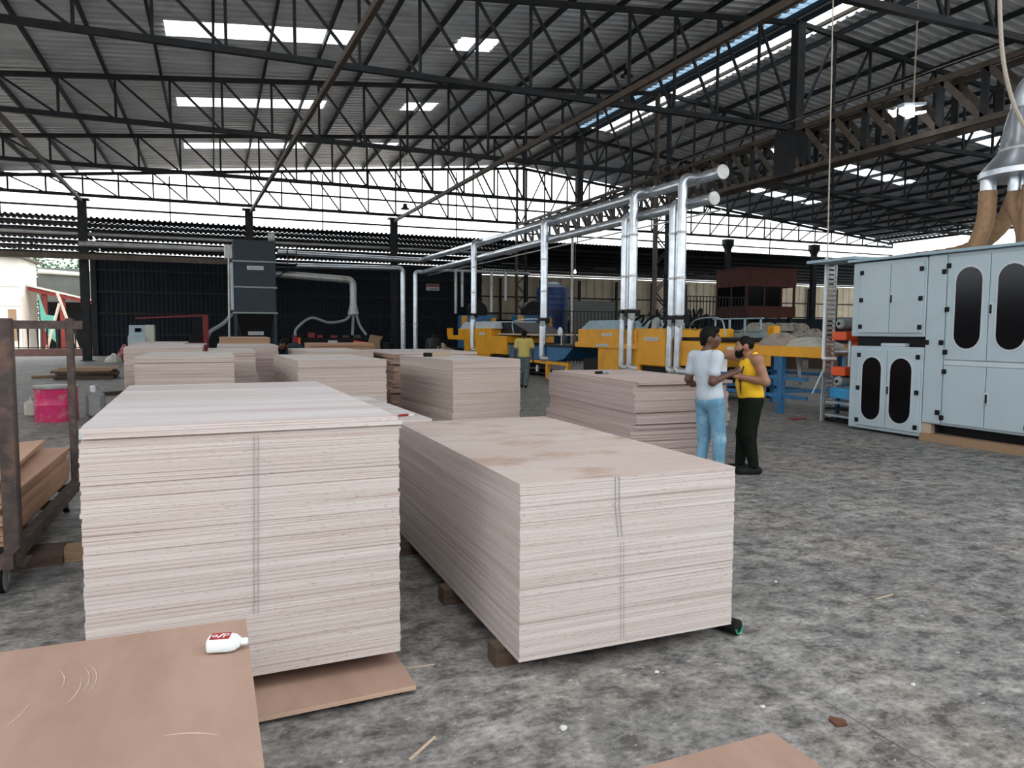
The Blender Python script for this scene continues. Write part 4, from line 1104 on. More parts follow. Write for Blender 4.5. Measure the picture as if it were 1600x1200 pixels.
# second yellow machine far left
y1 = thing('calibrating_sander', 'yellow machine with a pale hood left of the mustard shirted worker', 'machine', (11.5, 30.5, 0))
BB(PXF, 12.6, 28.3, 34.4, 1.20, 1.40, .02).build('lower_lip', 'yellow_paint', y1)
BB(PXF, 12.6, 28.3, 32.7, 1.38, 1.72, .02).build('upper_body', 'yellow_paint', y1)
BB(PXF, 10.8, 34.1, 34.5, 1.38, 1.75, .02).build('end_post', 'yellow_paint', y1)
MB().prism([(32.6, 1.72), (31.9, 2.02), (28.2, 2.02), (28.0, 1.72)], 'x', PXF + .05, 12.5).build('hood', 'machine_white', y1)
BB(PXF + .02, 12.6, 28.6, 31.9, .35, 1.20, .02).build('lower_body', 'yellow_paint', y1)
BB(PXF - .06, 12.6, 28.2, 30.1, .65, 1.74, .02).build('side_cabinet', 'yellow_paint', y1)
BB(PXF - .06, 12.6, 26.45, 28.2, .70, 1.42, .02).build('infeed_box', 'yellow_paint', y1)
B(PXF + .1, 12.4, 26.6, 34.2, .18, .80).build('underframe', 'black_plastic', y1)
for y in (26.8, 30.0, 34.0):
    for x in (PXF + .15, 12.3): B(x - .08, x + .08, y - .08, y + .08, 0, .3).build('foot', 'blue_paint', y1)
plate(y1, 28.9, 29.5, 1.45, 1.55, PXF - .06); plate(y1, 30.4, 31.0, 1.50, 1.60)
MB().prism([(28.2, 1.45), (28.2, 1.98), (27.0, 1.98), (25.2, 1.55), (25.2, 1.45)], 'x', 11.0, 12.4).build('infeed_hood', 'black_plastic', y1)
B(10.7, 12.4, 23.8, 27.9, 1.47, 1.53).build('infeed_deck', 'timber_pale', y1)
TUBE(bez([(10.9, 26.6, 1.53), (10.9, 26.5, 2.0), (10.9, 23.9, 2.02), (10.9, 23.7, 1.55)], 20), .03, 8).build('guard_rail', 'blue_hood', y1, smooth=True)
# blue presses behind
def press(label, x, y):
    t = thing('blue_press', label, 'machine', (x, y, 0), 0, 'blue machines behind the line')
    BB(x - .85, x + .85, y - .7, y + .7, 0, 2.45, .03).build('body', 'blue_paint', t)
    MB().lathe([(.0, -.25), (.55, -.25), (.55, .25), (.0, .25)], (x, y, 2.65), 'y', 20).build('wheel_guard', 'black_plastic', t, smooth=True)
    BB(x - 1.05, x - .82, y - .85, y - .55, 1.7, 2.4, .02).build('yellow_guard', 'yellow_paint', t)
    BB(x + .55, x + .8, y - .9, y - .68, 1.7, 2.3, .02).build('orange_box', 'yellow_paint', t)
    for q in (-.3, .1): MB().lathe([(.0, -.3), (.16, -.3), (.16, .1), (.0, .1)], (x + q, y - .7, 1.9 + q), 'y', 14).build('motor', 'motor_grey', t, smooth=True)
    pl = B(x - .65, x - .1, y - .73, y - .70, 2.02, 2.12).build('name_plate', 'label_white', t)
press('blue machine with a black wheel guard, left of the two', 13.2, 37.5); press('blue machine with a black wheel guard, beside the water tank', 15.6, 35.5)
# water tank and grey panel, guard fence
tk = thing('water_tank', 'dark blue ribbed plastic water tank behind the silver duct', 'tank', (19.2, 40.6, 0))
pr = [(.95, 0.9)]
for k in range(9): z = 1.0 + k * .36; pr += [(.95, z), (.98, z + .08), (.95, z + .2)]
pr += [(.92, 4.25), (.55, 4.45), (.30, 4.5)]
MB().lathe(pr, (19.2, 40.6, 0), 'z', 28).build('shell', 'tank_blue', tk, smooth=True)
MB().lathe([(.6, 4.44), (.25, 4.62), (.0, 4.64)], (19.2, 40.6, 0), 'z', 20).build('lid', 'blue_hood', tk, smooth=True)
for a in range(4):
    x, y = 19.2 + .75 * math.cos(a * 1.57 + .78), 40.6 + .75 * math.sin(a * 1.57 + .78); B(x - .07, x + .07, y - .07, y + .07, 0, .9).build('stand_leg', 'steel_dark', tk)
gp = thing('grey_screen', 'plain grey steel screen between the two duct groups', 'screen', (20.2, 37, 0))
B(18.6, 21.5, 36.95, 37.05, .3, 3.35).build('panel', 'grey_panel', gp)
for x in (18.7, 21.4): B(x - .06, x + .06, 37.05, 37.17, 0, 3.4).build('post', 'steel_dark', gp)
gf = thing('guard_fence', 'dark barred guard fence in front of the water tank', 'fence', (16.5, 33, 0))
for z in (.2, 1.5, 2.6): B(14.4, 19.4, 32.97, 33.03, z, z + .05).build('rail', 'steel_dark', gf)
for k in range(26): B(14.4 + k * .2 - .012, 14.4 + k * .2 + .012, 32.98, 33.02, 0, 2.6).build('bar', 'steel_dark', gf)
gf = thing('guard_fence', 'dark barred guard fence left of the brown cabin', 'fence', (24.5, 31, 0))
for z in (1.5, 3.4): B(22.2, 26.0, 30.97, 31.03, z, z + .05).build('rail', 'steel_dark', gf)
for k in range(20): B(22.2 + k * .2 - .012, 22.2 + k * .2 + .012, 30.98, 31.02, 0, 3.4).build('bar', 'steel_dark', gf)
# ================================================================ silver ducts
def elbow(a, c, b, r, n=7):
    # points of a rounded corner a-c-b with radius r
    a, c, b = Vector(a), Vector(c), Vector(b); d1 = (a - c).normalized(); d2 = (b - c).normalized()
    p, q = c + d1 * r, c + d2 * r; out = []
    for k in range(n + 1):
        t = k / n; out.append(p.lerp(c, t).lerp(c.lerp(q, t), t))
    return out
def duct(root, pts, r, mat='galvanised', bend=.28, n=16, name='pipe'):
    P = [Vector(pts[0])]
    for i in range(1, len(pts) - 1): P += elbow(pts[i - 1], pts[i], pts[i + 1], bend)
    P.append(Vector(pts[-1])); return MB().tube(P, r, n).build(name, mat, root, smooth=True)
def band(root, c, r, axis='z'):
    return MB().lathe([(r + .002, -.03), (r + .014, -.03), (r + .014, .03), (r + .002, .03)], c, axis, 16).build('joint_band', 'galvanised_dull', root, smooth=True)
duct(hd, [(11.5, 7.52, 5.0), (11.5, 7.52, 5.42), (11.5, 3.0, 5.42), (11.5, 3.0, 11.2)], .24, bend=.38, n=20, name='riser')
m1 = thing('main_duct', 'upper silver main duct running back above the yellow line', 'duct', (10.75, 27, 5.4))
duct(m1, [(11.05, 14.2, 5.36), (11.05, 40.8, 5.62), (3.2, 40.8, 5.72)], .135)
for y in (17, 20, 23.5, 27, 31, 35, 39): band(m1, (11.05, y, 5.36 + (y - 14.2) * .0098), .135, 'y')
MB().lathe([(.0, 0), (.17, 0), (.17, .07), (.0, .07)], (11.05, 14.14, 5.36), 'y', 18).build('end_flange', 'galvanised_dull', m1, smooth=True)
m2 = thing('main_duct', 'lower silver main duct running back above the yellow line', 'duct', (10.75, 27, 4.9))
duct(m2, [(11.05, 14.5, 4.80), (11.05, 40.6, 4.92), (10.6, 40.6, 4.92), (10.6, 40.6, .45)], .125, bend=.2)
for y in (17, 20, 23.5, 27, 31, 35, 39): band(m2, (11.05, y, 4.80 + (y - 14.5) * .0046), .125, 'y')
MB().lathe([(.0, 0), (.16, 0), (.16, .07), (.0, .07)], (11.05, 14.44, 4.80), 'y', 18).build('end_flange', 'galvanised_dull', m2, smooth=True)
band(m2, (10.6, 40.6, 1.95), .15)
m3 = thing('back_duct', 'silver duct from the dust collector bending down at the back wall', 'duct', (6, 41, 2.5))
duct(m3, [(3.0, 41, 5.06), (9.98, 41, 5.13), (9.98, 41, .35)], .14); band(m3, (9.98, 41, 2.0), .165)
TUBE([(-14, 43.0, 6.45), (17.5, 43.0, 6.47)], .09, 12).single('eaves_pipe', 'long grey pipe under the lean-to along the back wall', 'pipe', 'galvanised_dull', None, True)
TUBE([(-6.0, 41, 5.74), (.9, 41, 5.74)], .12, 14).single('back_pipe', 'pale pipe left of the dust collector under the daylight slots', 'pipe', 'galvanised_dull', None, True)
B(-14, .9, 40.9, 41.1, 5.00, 5.26).single('back_beam', 'grey beam above the yard opening, left of the dust collector', 'beam', 'steel_brown')
BAR((11.3, 14.5, 4.55), (11.3, 40.4, 4.75), .04, .04).build('support_rod', 'galvanised_dull', m2)
def drop(label, ys, top, zv, zb, x=PXF):
    t = thing('drop_duct', label, 'duct', (x, ys[0], zb), 0, 'drop ducts to the yellow line')
    for i, y in enumerate(ys):
        zt = top[i]
        duct(t, [(11.05, y, zt), (x, y, zt), (x, y, zv)], .125 if len(ys) == 1 else .115, bend=.18, name='upper_pipe')
        duct(t, [(x - .03, y, zv - .25), (x - .05, y, zb)], .115 if len(ys) == 1 else .10, name='lower_pipe')
        B(x - .16, x + .16, y - .16, y + .16, zv - .20, zv - .03).build('damper', 'black_plastic', t)
        TUBE([(x - .03, y, zv - .28), (x, y, zv + .02)], .07, 10).build('throat', 'motor_grey', t, smooth=True)
        for z in (zv + .9, zv + 2.0): band(t, (x, y, z), .125 if len(ys) == 1 else .115)
        MB().tube([(x - .05, y, zb), (x - .05, y - .1, zb - .06), (x + .15, y - .22, zb - .08)], .11, 12).build('foot_elbow', 'galvanised_dull', t, smooth=True)
        B(x - .2, x - .05, y - .22, y - .1, zv - .28, zv - .12).build('actuator', 'motor_grey', t)
drop('single silver drop duct at the far yellow machine', [30.5], [5.5], 2.4, .85)
drop('silver drop duct right of the mustard shirted worker', [23.1], [5.42], 2.1, .75)
drop('twin silver drop ducts at the yellow machine, further pair', [17.72, 17.30], [4.83, 5.40], 2.25, .70)
drop('twin silver drop ducts at the yellow machine, nearer pair', [15.42, 15.08], [4.82, 5.37], 2.05, .72)
TUBE([(18.2, 36.0, 0), (18.2, 36.0, 6.9)], .07, 12).single('thin_pole', 'slim white pole behind the blue trough', 'pole', 'galvanised_dull', None, True)
ph = thing('pipe_header', 'horizontal pipe with four thin drops over the blue machines', 'pipe', (14.5, 40.3, 2.5))
TUBE([(11.6, 40.3, 5.05), (17.5, 40.3, 5.05)], .08, 12).build('header', 'galvanised_dull', ph, smooth=True)
for x, z0 in ((12.91, 2.6), (13.3, 3.0), (15.11, 2.7), (16.0, 3.4)): TUBE([(x, 40.3, z0), (x, 40.3, 5.05)], .09, 12).build('drop_pipe', 'galvanised_dull', ph, smooth=True)
TUBE([(17.4, 40.3, 0), (17.4, 40.3, 5.05)], .05, 10).build('stand', 'steel_dark', ph, smooth=True)

# ================================================================ dust collector
dc = thing('dust_collector', 'tall navy dust collector tower in front of the back wall', 'dust collector', (1.9, 40.6, 0))
BB(.95, 3.0, 39.6, 41.6, 5.10, 6.15, .03).build('top_section', 'navy_box', dc)
BB(.95, 3.0, 39.6, 41.6, 3.80, 5.06, .03).build('middle_section', 'navy_box', dc)
BB(.95, 3.0, 39.6, 41.6, 2.52, 3.76, .03).build('lower_section', 'navy_box', dc)
for z in (5.04, 3.74, 2.44): B(.90, 3.05, 39.54, 41.66, z, z + .08).build('flange', 'motor_grey', dc)
MB().loft([[(1.35, 39.9, .9), (2.6, 39.9, .9), (2.6, 41.3, .9), (1.35, 41.3, .9)], [(1.05, 39.65, 2.46), (2.9, 39.65, 2.46), (2.9, 41.55, 2.46), (1.05, 41.55, 2.46)]]).build('hopper', 'black_plastic', dc)
B(1.5, 2.45, 40.0, 41.2, .2, .9).build('bin', 'black_plastic', dc)
for x in (1.02, 2.93):
    for y in (39.7, 41.5): B(x - .07, x + .07, y - .07, y + .07, 0, 2.46).build('leg', 'navy_box', dc)
for z, x0, x1 in ((4.66, 1.6, 2.4), (1.35, 1.6, 2.35)):
    p_ = B(x0, x1, 39.55, 39.60, z, z + .2).build('name_plate', 'label_white', dc) if z > 2 else B(x0, x1, 39.72, 39.78, z, z + .18).build('name_plate', 'label_white', dc)
    for k in range(5): B(x0 + .1 + k * .12, x0 + .17 + k * .12, 39.545 if z > 2 else 39.715, 39.56 if z > 2 else 39.73, z + .06, z + .13).build('mark', 'motor_grey', p_)
MB().lathe([(.0, -.15), (.34, -.15), (.34, .15), (.0, .15)], (2.85, 40.2, 6.35), 'x', 20).build('fan', 'galvanised_dull', dc, smooth=True)
BB(.55, .95, 39.8, 40.6, 5.2, 5.9, .03).build('inlet_box', 'galvanised_dull', dc)
BB(.82, .95, 39.6, 40.8, 2.6, 5.0, .02).build('side_panel', 'machine_white', dc)
TUBE(bez([(.85, 39.9, 2.4), (.4, 39.6, 1.9), (-.2, 39.4, 1.5), (-.4, 39.3, 1.0)], 14), .10, 10).build('side_hose', 'hose_grey', dc, smooth=True)
TUBE([(.75, 39.7, 5.2), (.7, 39.7, 1.2)], .05, 8).build('side_conduit', 'galvanised_dull', dc, smooth=True)
# platform with rails at right
B(3.0, 4.1, 39.8, 41.4, 5.0, 5.06).build('platform', 'steel_dark', dc)
for x in (3.6, 4.05): B(x - .03, x + .03, 39.8, 39.86, 5.06, 5.95).build('rail_post', 'steel_brown', dc)
for z in (5.5, 5.92): B(3.0, 4.1, 39.8, 39.85, z, z + .05).build('handrail', 'steel_brown', dc)
BAR((3.05, 40, 4.3), (3.9, 40, 5.0), .07).build('brace', 'steel_dark', dc)
# branch to the table saw
bd = thing('branch_duct', 'grey duct from the dust collector curving down to a hose cone', 'duct', (6, 40.2, 1.2))
duct(bd, [(3.0, 40.3, 4.55), (7.0, 40.0, 4.32), (7.0, 40.0, 3.0)], .19, 'galvanised_dull', .35)
MB().lathe([(.19, 3.02), (.20, 2.98), (.30, 2.55), (.30, 2.48)], (7.0, 40.0, 0), 'z', 20).build('cone', 'galvanised_dull', bd, smooth=True)
for pts in ([(6.85, 39.9, 2.5), (6.5, 39.8, 2.15), (5.6, 39.6, 2.02), (4.7, 39.4, 2.25), (3.95, 39.2, 1.7), (3.85, 39.1, 1.3)], [(7.0, 40, 2.5), (6.95, 39.9, 1.9), (6.9, 39.8, 1.35)], [(7.15, 40, 2.5), (7.3, 39.8, 1.9), (7.6, 39.5, 1.35)]):
    MB().tube(bez(pts, 26), .075, 10).build('hose', 'hose_grey', bd, smooth=True)
# black press with red parts
bp = thing('edge_trimmer', 'long black trimming machine with red clamps before the dark wall', 'machine', (5.6, 38.2, 0))
BB(3.9, 7.6, 37.6, 39.0, .45, 1.22, .03).build('bed', 'black_plastic', bp)
B(4.0, 7.5, 37.7, 38.9, 0, .45).build('base', 'steel_dark', bp)
B(5.3, 5.75, 37.57, 37.60, .98, 1.10).build('name_plate', 'label_white', bp)
for x in (4.4, 4.8, 5.5, 6.1, 6.7): BB(x, x + .3, 37.9, 38.5, 1.22, 1.42 + .08 * math.sin(x * 9), .02).build('clamp', 'red_paint' if x < 6 else 'steel_brown', bp)
B(3.6, 3.8, 37.6, 37.9, 0, 1.35).build('red_post', 'red_paint', bp); B(3.82, 3.92, 37.3, 37.6, 0, 1.25).build('orange_post', 'orange_red', bp)
BAR((6.4, 36.6, 1.05), (8.0, 36.4, .82), .14).build('red_arm', 'orange_red', bp)
bx = thing('carton_post', 'brown wrapped post with a red arm right of the trimming machine', 'carton', (7.4, 36.2, 0))
MB().loft([[(7.15, 36.0, 0), (7.65, 36.0, 0), (7.65, 36.4, 0), (7.15, 36.4, 0)], [(7.1, 36.0, 1.1), (7.6, 36.0, 1.1), (7.6, 36.4, 1.1), (7.1, 36.4, 1.1)], [(7.2, 36.0, 1.4), (7.75, 36.0, 1.3), (7.7, 36.4, 1.3), (7.2, 36.4, 1.4)]]).build('wrap', 'timber', bx)
MB().lathe([(.0, 0), (.42, .1), (.45, .6), (.40, 1.0), (.0, 1.02)], (8.0, 36.4, 0), 'z', 16).single('black_bin', 'round black bin beside the brown wrapped post', 'bin', 'black_plastic', None, True)
# red gantry frame and cream control cabinet at left
rf = thing('red_gantry', 'low red steel gantry with a long boom in front of the dark wall', 'gantry', (-1.6, 37.5, 0))
BAR((-3.3, 37, 2.12), (-.35, 37, 2.28), .07).build('boom', 'red_paint', rf)
BB(-.5, -.25, 36.9, 37.15, 0, 2.3, .02).build('mast', 'red_paint', rf)
BB(-1.1, -.5, 36.9, 37.3, 1.0, 1.45, .02).build('gearbox', 'black_plastic', rf)
B(-.85, -.72, 37.0, 37.1, 1.4, 2.2).build('column', 'black_plastic', rf); B(-.66, -.56, 37.0, 37.1, 1.4, 2.2).build('column', 'black_plastic', rf)
B(-2.8, -.3, 36.7, 37.1, .80, 1.02).build('bed', 'red_paint', rf); B(-1.2, -.35, 36.6, 36.75, .93, .99).build('table_edge', 'machine_white', rf)
for x in (-2.6, -.6): B(x - .1, x + .1, 36.7, 37.1, 0, .8).build('leg', 'steel_dark', rf)
B(-1.75, -1.66, 37.2, 37.3, .8, 1.75).build('pole', 'black_plastic', rf)
cc = thing('control_cabinet', 'cream control cabinet with sloping desk at left back', 'control cabinet', (-3.1, 36.8, 0))
MB().prism([(36.2, 0), (37.2, 0), (37.2, 1.80), (36.85, 1.80), (36.6, 1.35), (36.2, 1.28)], 'x', -3.55, -2.85).build('body', 'machine_grey', cc)
BB(-2.85, -2.5, 36.3, 37.2, 0, 1.82, .01).build('side_box', 'cream_cabinet', cc)
MB().add([(-3.3, 36.66, 1.5), (-3.05, 36.66, 1.5), (-3.05, 36.74, 1.66), (-3.3, 36.74, 1.66), (-3.3, 36.64, 1.51), (-3.05, 36.64, 1.51), (-3.05, 36.72, 1.67), (-3.3, 36.72, 1.67)], [(0, 3, 2, 1), (4, 5, 6, 7), (0, 1, 5, 4), (1, 2, 6, 5), (2, 3, 7, 6), (3, 0, 4, 7)]).build('screen', 'black_glass', cc)
# veneer pile by the far yellow machine
heap('veneer_pile', 'heap of pale crumpled veneer left of the far yellow machine', 'cloth_tan', 10.0, 33.2, 0, .75, 1.3, .85, 9, 'veneer')
# sign on the wall
sg = thing('wall_sign', 'small red and white warning sign on the dark back wall', 'sign', (14.3, 49.85, 4.4))
B(13.80, 14.75, 49.84, 49.90, 4.42, 4.88).build('board', 'label_white', sg); B(13.82, 14.73, 49.82, 49.84, 4.68, 4.86).build('red_band', 'sign_red', sg)
B(14.05, 14.65, 49.82, 49.84, 4.50, 4.55).build('dark_line', 'ink', sg)
# ================================================================ brown cabin on a platform
cb = thing('site_cabin', 'dark brown raised office cabin with dark windows', 'cabin', (28.6, 34, 0))
CX0, CX1, CY0, CY1 = 26.75, 30.2, 32.0, 34.6
B(CX0, CX1, CY0, CY1, 4.12, 5.08).build('upper_wall', 'cabin_brown', cb); B(CX0, CX1, CY0, CY1, 2.45, 3.05).build('lower_wall', 'cabin_brown', cb)
B(CX0 - .05, CX1 + .05, CY0 - .05, CY1 + .05, 5.08, 5.13).build('roof', 'cabin_brown', cb)
for x in (CX0 + .05, CX0 + 1.25, CX1 - 1.0, CX1 - .08): B(x - .05, x + .05, CY0 + .02, CY0 + .12, 3.05, 4.12).build('mullion', 'cabin_brown', cb)
for y in (CY0 + 1.3, CY1 - .05): B(CX0 + .02, CX0 + .12, y - .05, y + .05, 3.05, 4.12).build('mullion', 'cabin_brown', cb)
B(CX0 + .1, CX0 + 2.3, CY0 + .06, CY0 + .08, 3.05, 4.12).build('pane', 'black_glass', cb); B(CX0 + .06, CX0 + .08, CY0 + .1, CY1, 3.05, 4.12).build('pane', 'black_glass', cb)
for x in (CX0 + .2, CX1 - .2):
    for y in (CY0 + .2, CY1 - .2): B(x - .1, x + .1, y - .1, y + .1, 0, 2.45).build('stilt', 'steel_dark', cb)
B(CX0 - 4, CX1 + 8, CY1 + .1, CY1 + .3, 0, 2.45).single('platform_wall', 'dark panel wall under and beside the brown cabin', 'wall panel', 'wall_navy')
# sacks on a pile
for i in range(34):
    row = i // 12; col = i % 12
    x = 21.2 + col * .33 + R.uniform(-.1, .1) + row * .1; z = 1.20 + row * .24
    s_ = heap('sack', ['stuffed grey sack in the bottom row of the pile below the brown cabin', 'stuffed grey sack in the middle row of the pile below the brown cabin', 'stuffed grey sack on top of the pile below the brown cabin'][row], 'sack', x, 25.2 + R.uniform(-.3, .3), z, .36, .30, .30, 50 + i, 'sack', 'sacks piled below the cabin')
pl = thing('sack_platform', 'dark timber platform carrying the sacks', 'platform', (23.0, 25.2, 0))
for x in (21.0, 22.4, 23.8, 25.2): B(x - .1, x + .1, 24.8, 25.7, 0, 1.05).build('leg', 'timber_dark', pl)
for k in range(6): B(20.6, 25.6, 24.75 + k * .17, 24.9 + k * .17, 1.05, 1.19).build('plank', 'timber_dark', pl)
for i, (x, y, z) in enumerate(((25.6, 23.6, 0), (26.3, 23.5, 0), (25.9, 23.7, .55), (26.9, 23.8, 0), (26.6, 23.7, .55))):
    stack(['reddish board bundle on the floor beside the sacks, nearest them', 'reddish board bundle on the floor, middle of three beside the sacks', 'reddish board bundle stacked on top, nearer the sacks', 'reddish board bundle on the floor, furthest right of the sacks', 'reddish board bundle stacked on top, further right'][i], (x, y, .02 + z), 0, 6, .09, .6, 1.6, 'veneer_dark', .02, .02, seed=70 + i, group='reddish board bundles', name='board_bundle')

# ================================================================ trolley at the left edge
tr = thing('board_trolley', 'rusty steel trolley with tall uprights at the left edge', 'trolley', (-1.7, 6.4, 0))
TX = -1.21
BB(TX - .045, TX + .045, 5.34, 5.43, .25, 1.71, .008).build('upright', 'rusty_steel', tr)
BB(TX - .03, TX + .03, 7.58, 7.64, .25, 1.74, .008).build('upright', 'rusty_steel', tr)
BB(TX - 1.16, TX - 1.07, 5.34, 5.43, .25, 1.71, .008).build('upright', 'rusty_steel', tr)
BB(TX - 1.14, TX - 1.08, 7.58, 7.64, .25, 1.74, .008).build('upright', 'rusty_steel', tr)
BAR((TX - 1.15, 7.61, 1.68), (TX + .10, 7.61, 1.68), .05, .075).build('top_rail', 'rusty_steel', tr)
BAR((TX - 1.15, 5.385, 1.68), (TX + .03, 5.385, 1.68), .05, .06).build('top_rail', 'rusty_steel', tr)
for x in (TX, TX - 1.11): BAR((x, 5.2, .22), (x, 7.7, .22), .07, .09).build('side_rail', 'rusty_steel', tr)
for y in (5.3, 6.1, 6.9, 7.6): BAR((TX - 1.15, y, .20), (TX + .05, y, .20), .07, .06).build('cross_rail', 'rusty_steel', tr)
B(TX - .10, TX + .08, 5.30, 5.48, .155, .175).build('castor_plate', 'rusty_steel', tr)
for x, y in ((TX - .06, 5.32), (TX - .06, 7.5), (TX - 1.05, 5.32), (TX - 1.05, 7.5)):
    w = MB().lathe([(.02, -.025), (.085, -.025), (.095, -.018), (.095, .018), (.085, .025), (.02, .025)], (x, y, .095), 'x', 20).build('wheel', 'rubber', tr, smooth=True)
    MB().lathe([(.088, -.027), (.070, -.029), (.070, .029), (.088, .027)], (x, y, .095), 'x', 20).build('rim', 'galvanised', w, smooth=True)
# boards on the trolley
tb = thing('veneer_load', 'orange brown boards lying on the rusty trolley', 'veneer stack', (TX - .55, 6.5, .27), 0)
rr = random.Random(77)
for i in range(9):
    th = .028 + .012 * rr.random(); z = i * .034
    o = MB().box(-.53, .50 + rr.uniform(-.01, .02), -1.12, 1.08, z, z + .030).build('board', 'veneer_orange', tb, local=True)
    o.location = (rr.uniform(-.01, .01), rr.uniform(-.03, .03), 0)
o = MB().box(-.52, .42, -1.05, 1.02, 0, .030).build('board', 'veneer_orange', tb, local=True); o.location = (-.03, 0, .335); o.rotation_euler = (0, math.radians(-3), math.radians(3))
for k, (y, lab) in enumerate(((7.35, 'orange timber block on the floor between trolley and tall stack'),)):
    b_ = B(-1.02, -.55, 5.86, 5.99, .0, .10).single('timber_block', lab, 'timber', 'timber')
B(-1.28, -1.02, 5.80, 6.2, .0, .06).single('dark_offcut', 'dark flat offcut on the floor under the trolley edge', 'timber', 'timber_dark')
# paint drum and things on the floor behind
dr = thing('paint_drum', 'cut-down bright pink steel drum on the floor behind the trolley', 'drum', (-2.65, 15.1, 0))
MB().lathe([(.33, 0), (.34, .02), (.335, .28), (.345, .30), (.335, .32), (.335, .58), (.35, .60), (.35, .625), (.31, .625), (.31, .2), (.0, .2)], (-2.65, 15.1, 0), 'z', 32).build('shell', 'pink_paint', dr, smooth=True)
MB().lathe([(.352, .585), (.357, .60), (.357, .63), (.335, .635)], (-2.65, 15.1, 0), 'z', 32).build('rim', 'galvanised_dull', dr, smooth=True)
jc = thing('jerry_can', 'cloudy plastic can right of the pink drum', 'can', (-2.05, 15.4, 0))
BB(-2.22, -1.92, 15.2, 15.5, 0, .48, .06).build('body', 'hose_grey', jc); MB().lathe([(.05, .48), (.05, .58), (.03, .6)], (-2.1, 15.3, 0), 'z', 12).build('neck', 'white_plastic', jc, smooth=True)
TUBE(bez([(-2.15, 15.45, .5), (-2.05, 15.45, .6), (-1.96, 15.45, .5)], 8), .018, 8).build('handle', 'hose_grey', jc, smooth=True)
cn = thing('jerry_can', 'dusty white plastic can left of the pink drum', 'can', (-3.2, 15.9, 0))
BB(-3.3, -3.1, 15.8, 16.0, 0, .3, .04).build('body', 'cloth_pale', cn); MB().lathe([(.03, .3), (.03, .36)], (-3.2, 15.9, 0), 'z', 10).build('neck', 'cloth_pale', cn)
heap('white_bundle', 'crumpled white bag on the floor beside the trolley upright', 'white_plastic', -1.75, 12.4, 0, .16, .16, .22, 21, 'bag')
bpile = thing('board_pile', 'low pile of dark boards lying on the floor by the opening', 'board pile', (-3.95, 27.6, 0))
for k in range(7):
    o = MB().box(-.85, .85, -.6, .6, 0, .05).build('board', 'timber_dark' if k < 5 else 'timber', bpile, local=True); o.location = (R.uniform(-.12, .12), R.uniform(-.1, .1), .01 + k * .052); o.rotation_euler = (0, 0, R.uniform(-.08, .08))
for lab, a, b_, mt_ in (('thin pale stick with a black end on the floor by the opening', (-5.6, 28.0, .05), (-4.9, 28.3, .05), 'timber'), ('dark plank on the floor behind the pink drum', (-2.6, 20.3, .05), (-1.55, 21.0, .05), 'timber_dark'), ('short dark plank lying near the board pile', (-2.3, 22.5, .05), (-1.4, 22.8, .05), 'timber_dark')):
    BAR(a, b_, .16, .08).single('plank', lab, 'plank', mt_)
for i, (x, y) in enumerate(((-4.6, 40.5), (-4.2, 41.3), (-3.6, 40.0), (-3.0, 40.4), (-3.4, 41.5))):
    heap('debris_heap', ['white rag heap by the back column', 'red and brown debris heap by the dark wall', 'black scrap heap by the dark wall', 'dark sacking heap near the leftmost stack', 'pale plastic heap near the dark wall'][i],
         ['cloth_pale', 'red_paint', 'black_plastic', 'timber_dark', 'cloth_pale'][i], x, y, 0, .38, .4, [.35, .7, .25, .3, .3][i], 30 + i, 'debris')

# ================================================================ floor litter
def chip(label, pts, h, mat, cat):
    return MB().prism(pts, 'z', .001, h).single('litter', label, cat, mat)
chip('rusty brown dry leaf scrap on the floor at lower right', [(2.37, 2.20), (2.42, 2.19), (2.44, 2.22), (2.40, 2.27), (2.38, 2.25)], .012, 'leaf_rust', 'leaf')
heap('litter', 'small white lump on the floor below the middle stack', 'stone', 1.305, 2.615, 0, .016, .014, .014, 90, 'stone')
BAR((.655, 2.63, .004), (.79, 2.745, .004), .010, .006).single('wood_splinter', 'pale wood splinter lying beside the brown stack', 'splinter', 'timber_pale')
BAR((3.75, 3.22, .004), (3.92, 3.24, .004), .008, .005).single('wood_splinter', 'thin pale splinter on the open floor at right', 'splinter', 'timber_pale')
BAR((.83, 3.38, .003), (.97, 3.37, .003), .006, .004).single('wood_splinter', 'short splinter right of the sheet under the tall stack', 'splinter', 'timber_pale')
chip('red plastic scrap on the floor near the cable ladder', [(10.0, 10.6), (10.3, 10.55), (10.35, 10.75), (10.1, 10.8)], .02, 'red_paint', 'scrap')
for i, (x, y) in enumerate(((1.95, 2.9), (3.0, 2.35), (3.4, 3.7), (2.2, 2.45))):
    heap('litter', ['pale crumb on the floor in front of the middle stack', 'pale crumb on the floor right of the leaf scrap', 'pale crumb on the floor right of the middle stack', 'pale crumb on the floor by the bottom plywood corner'][i], 'stone', x, y, 0, .012, .010, .007, 95 + i, 'crumb')

# ================================================================ lamps
def lamp(label, x, y, z, ztop, lit):
    t = thing('hanging_lamp', label, 'lamp', (x, y, z), 0, 'hanging hall lamps')
    TUBE([(x, y, z + .28), (x, y, ztop)], .016, 6).build('rod', 'rope', t)
    MB().lathe([(.03, .30), (.10, .28), (.12, .12), (.24, .02), (.24, 0.0), (.21, .0), (.10, .11), (.0, .12)], (x, y, z), 'z', 18).build('shade', 'steel_dark', t, smooth=True)
    MB().lathe([(.0, -.02), (.12, -.01), (.12, .05), (.0, .09)], (x, y, z), 'z', 14).build('bulb', 'lamp_glow' if lit else 'motor_grey', t, smooth=True)
lamp('hanging lamp over the middle of the hall, unlit', 14.3, 24.0, 11.0, zr(14.3) - .02, False)
lamp('small hanging lamp against the white gable, unlit', 9.4, 38, 7.95, zr(9.4) - .02, False)
fx = thing('tube_light', 'lit twin white strip lamp hanging under the lattice girder', 'lamp', (16.75, 14.0, 7.3))
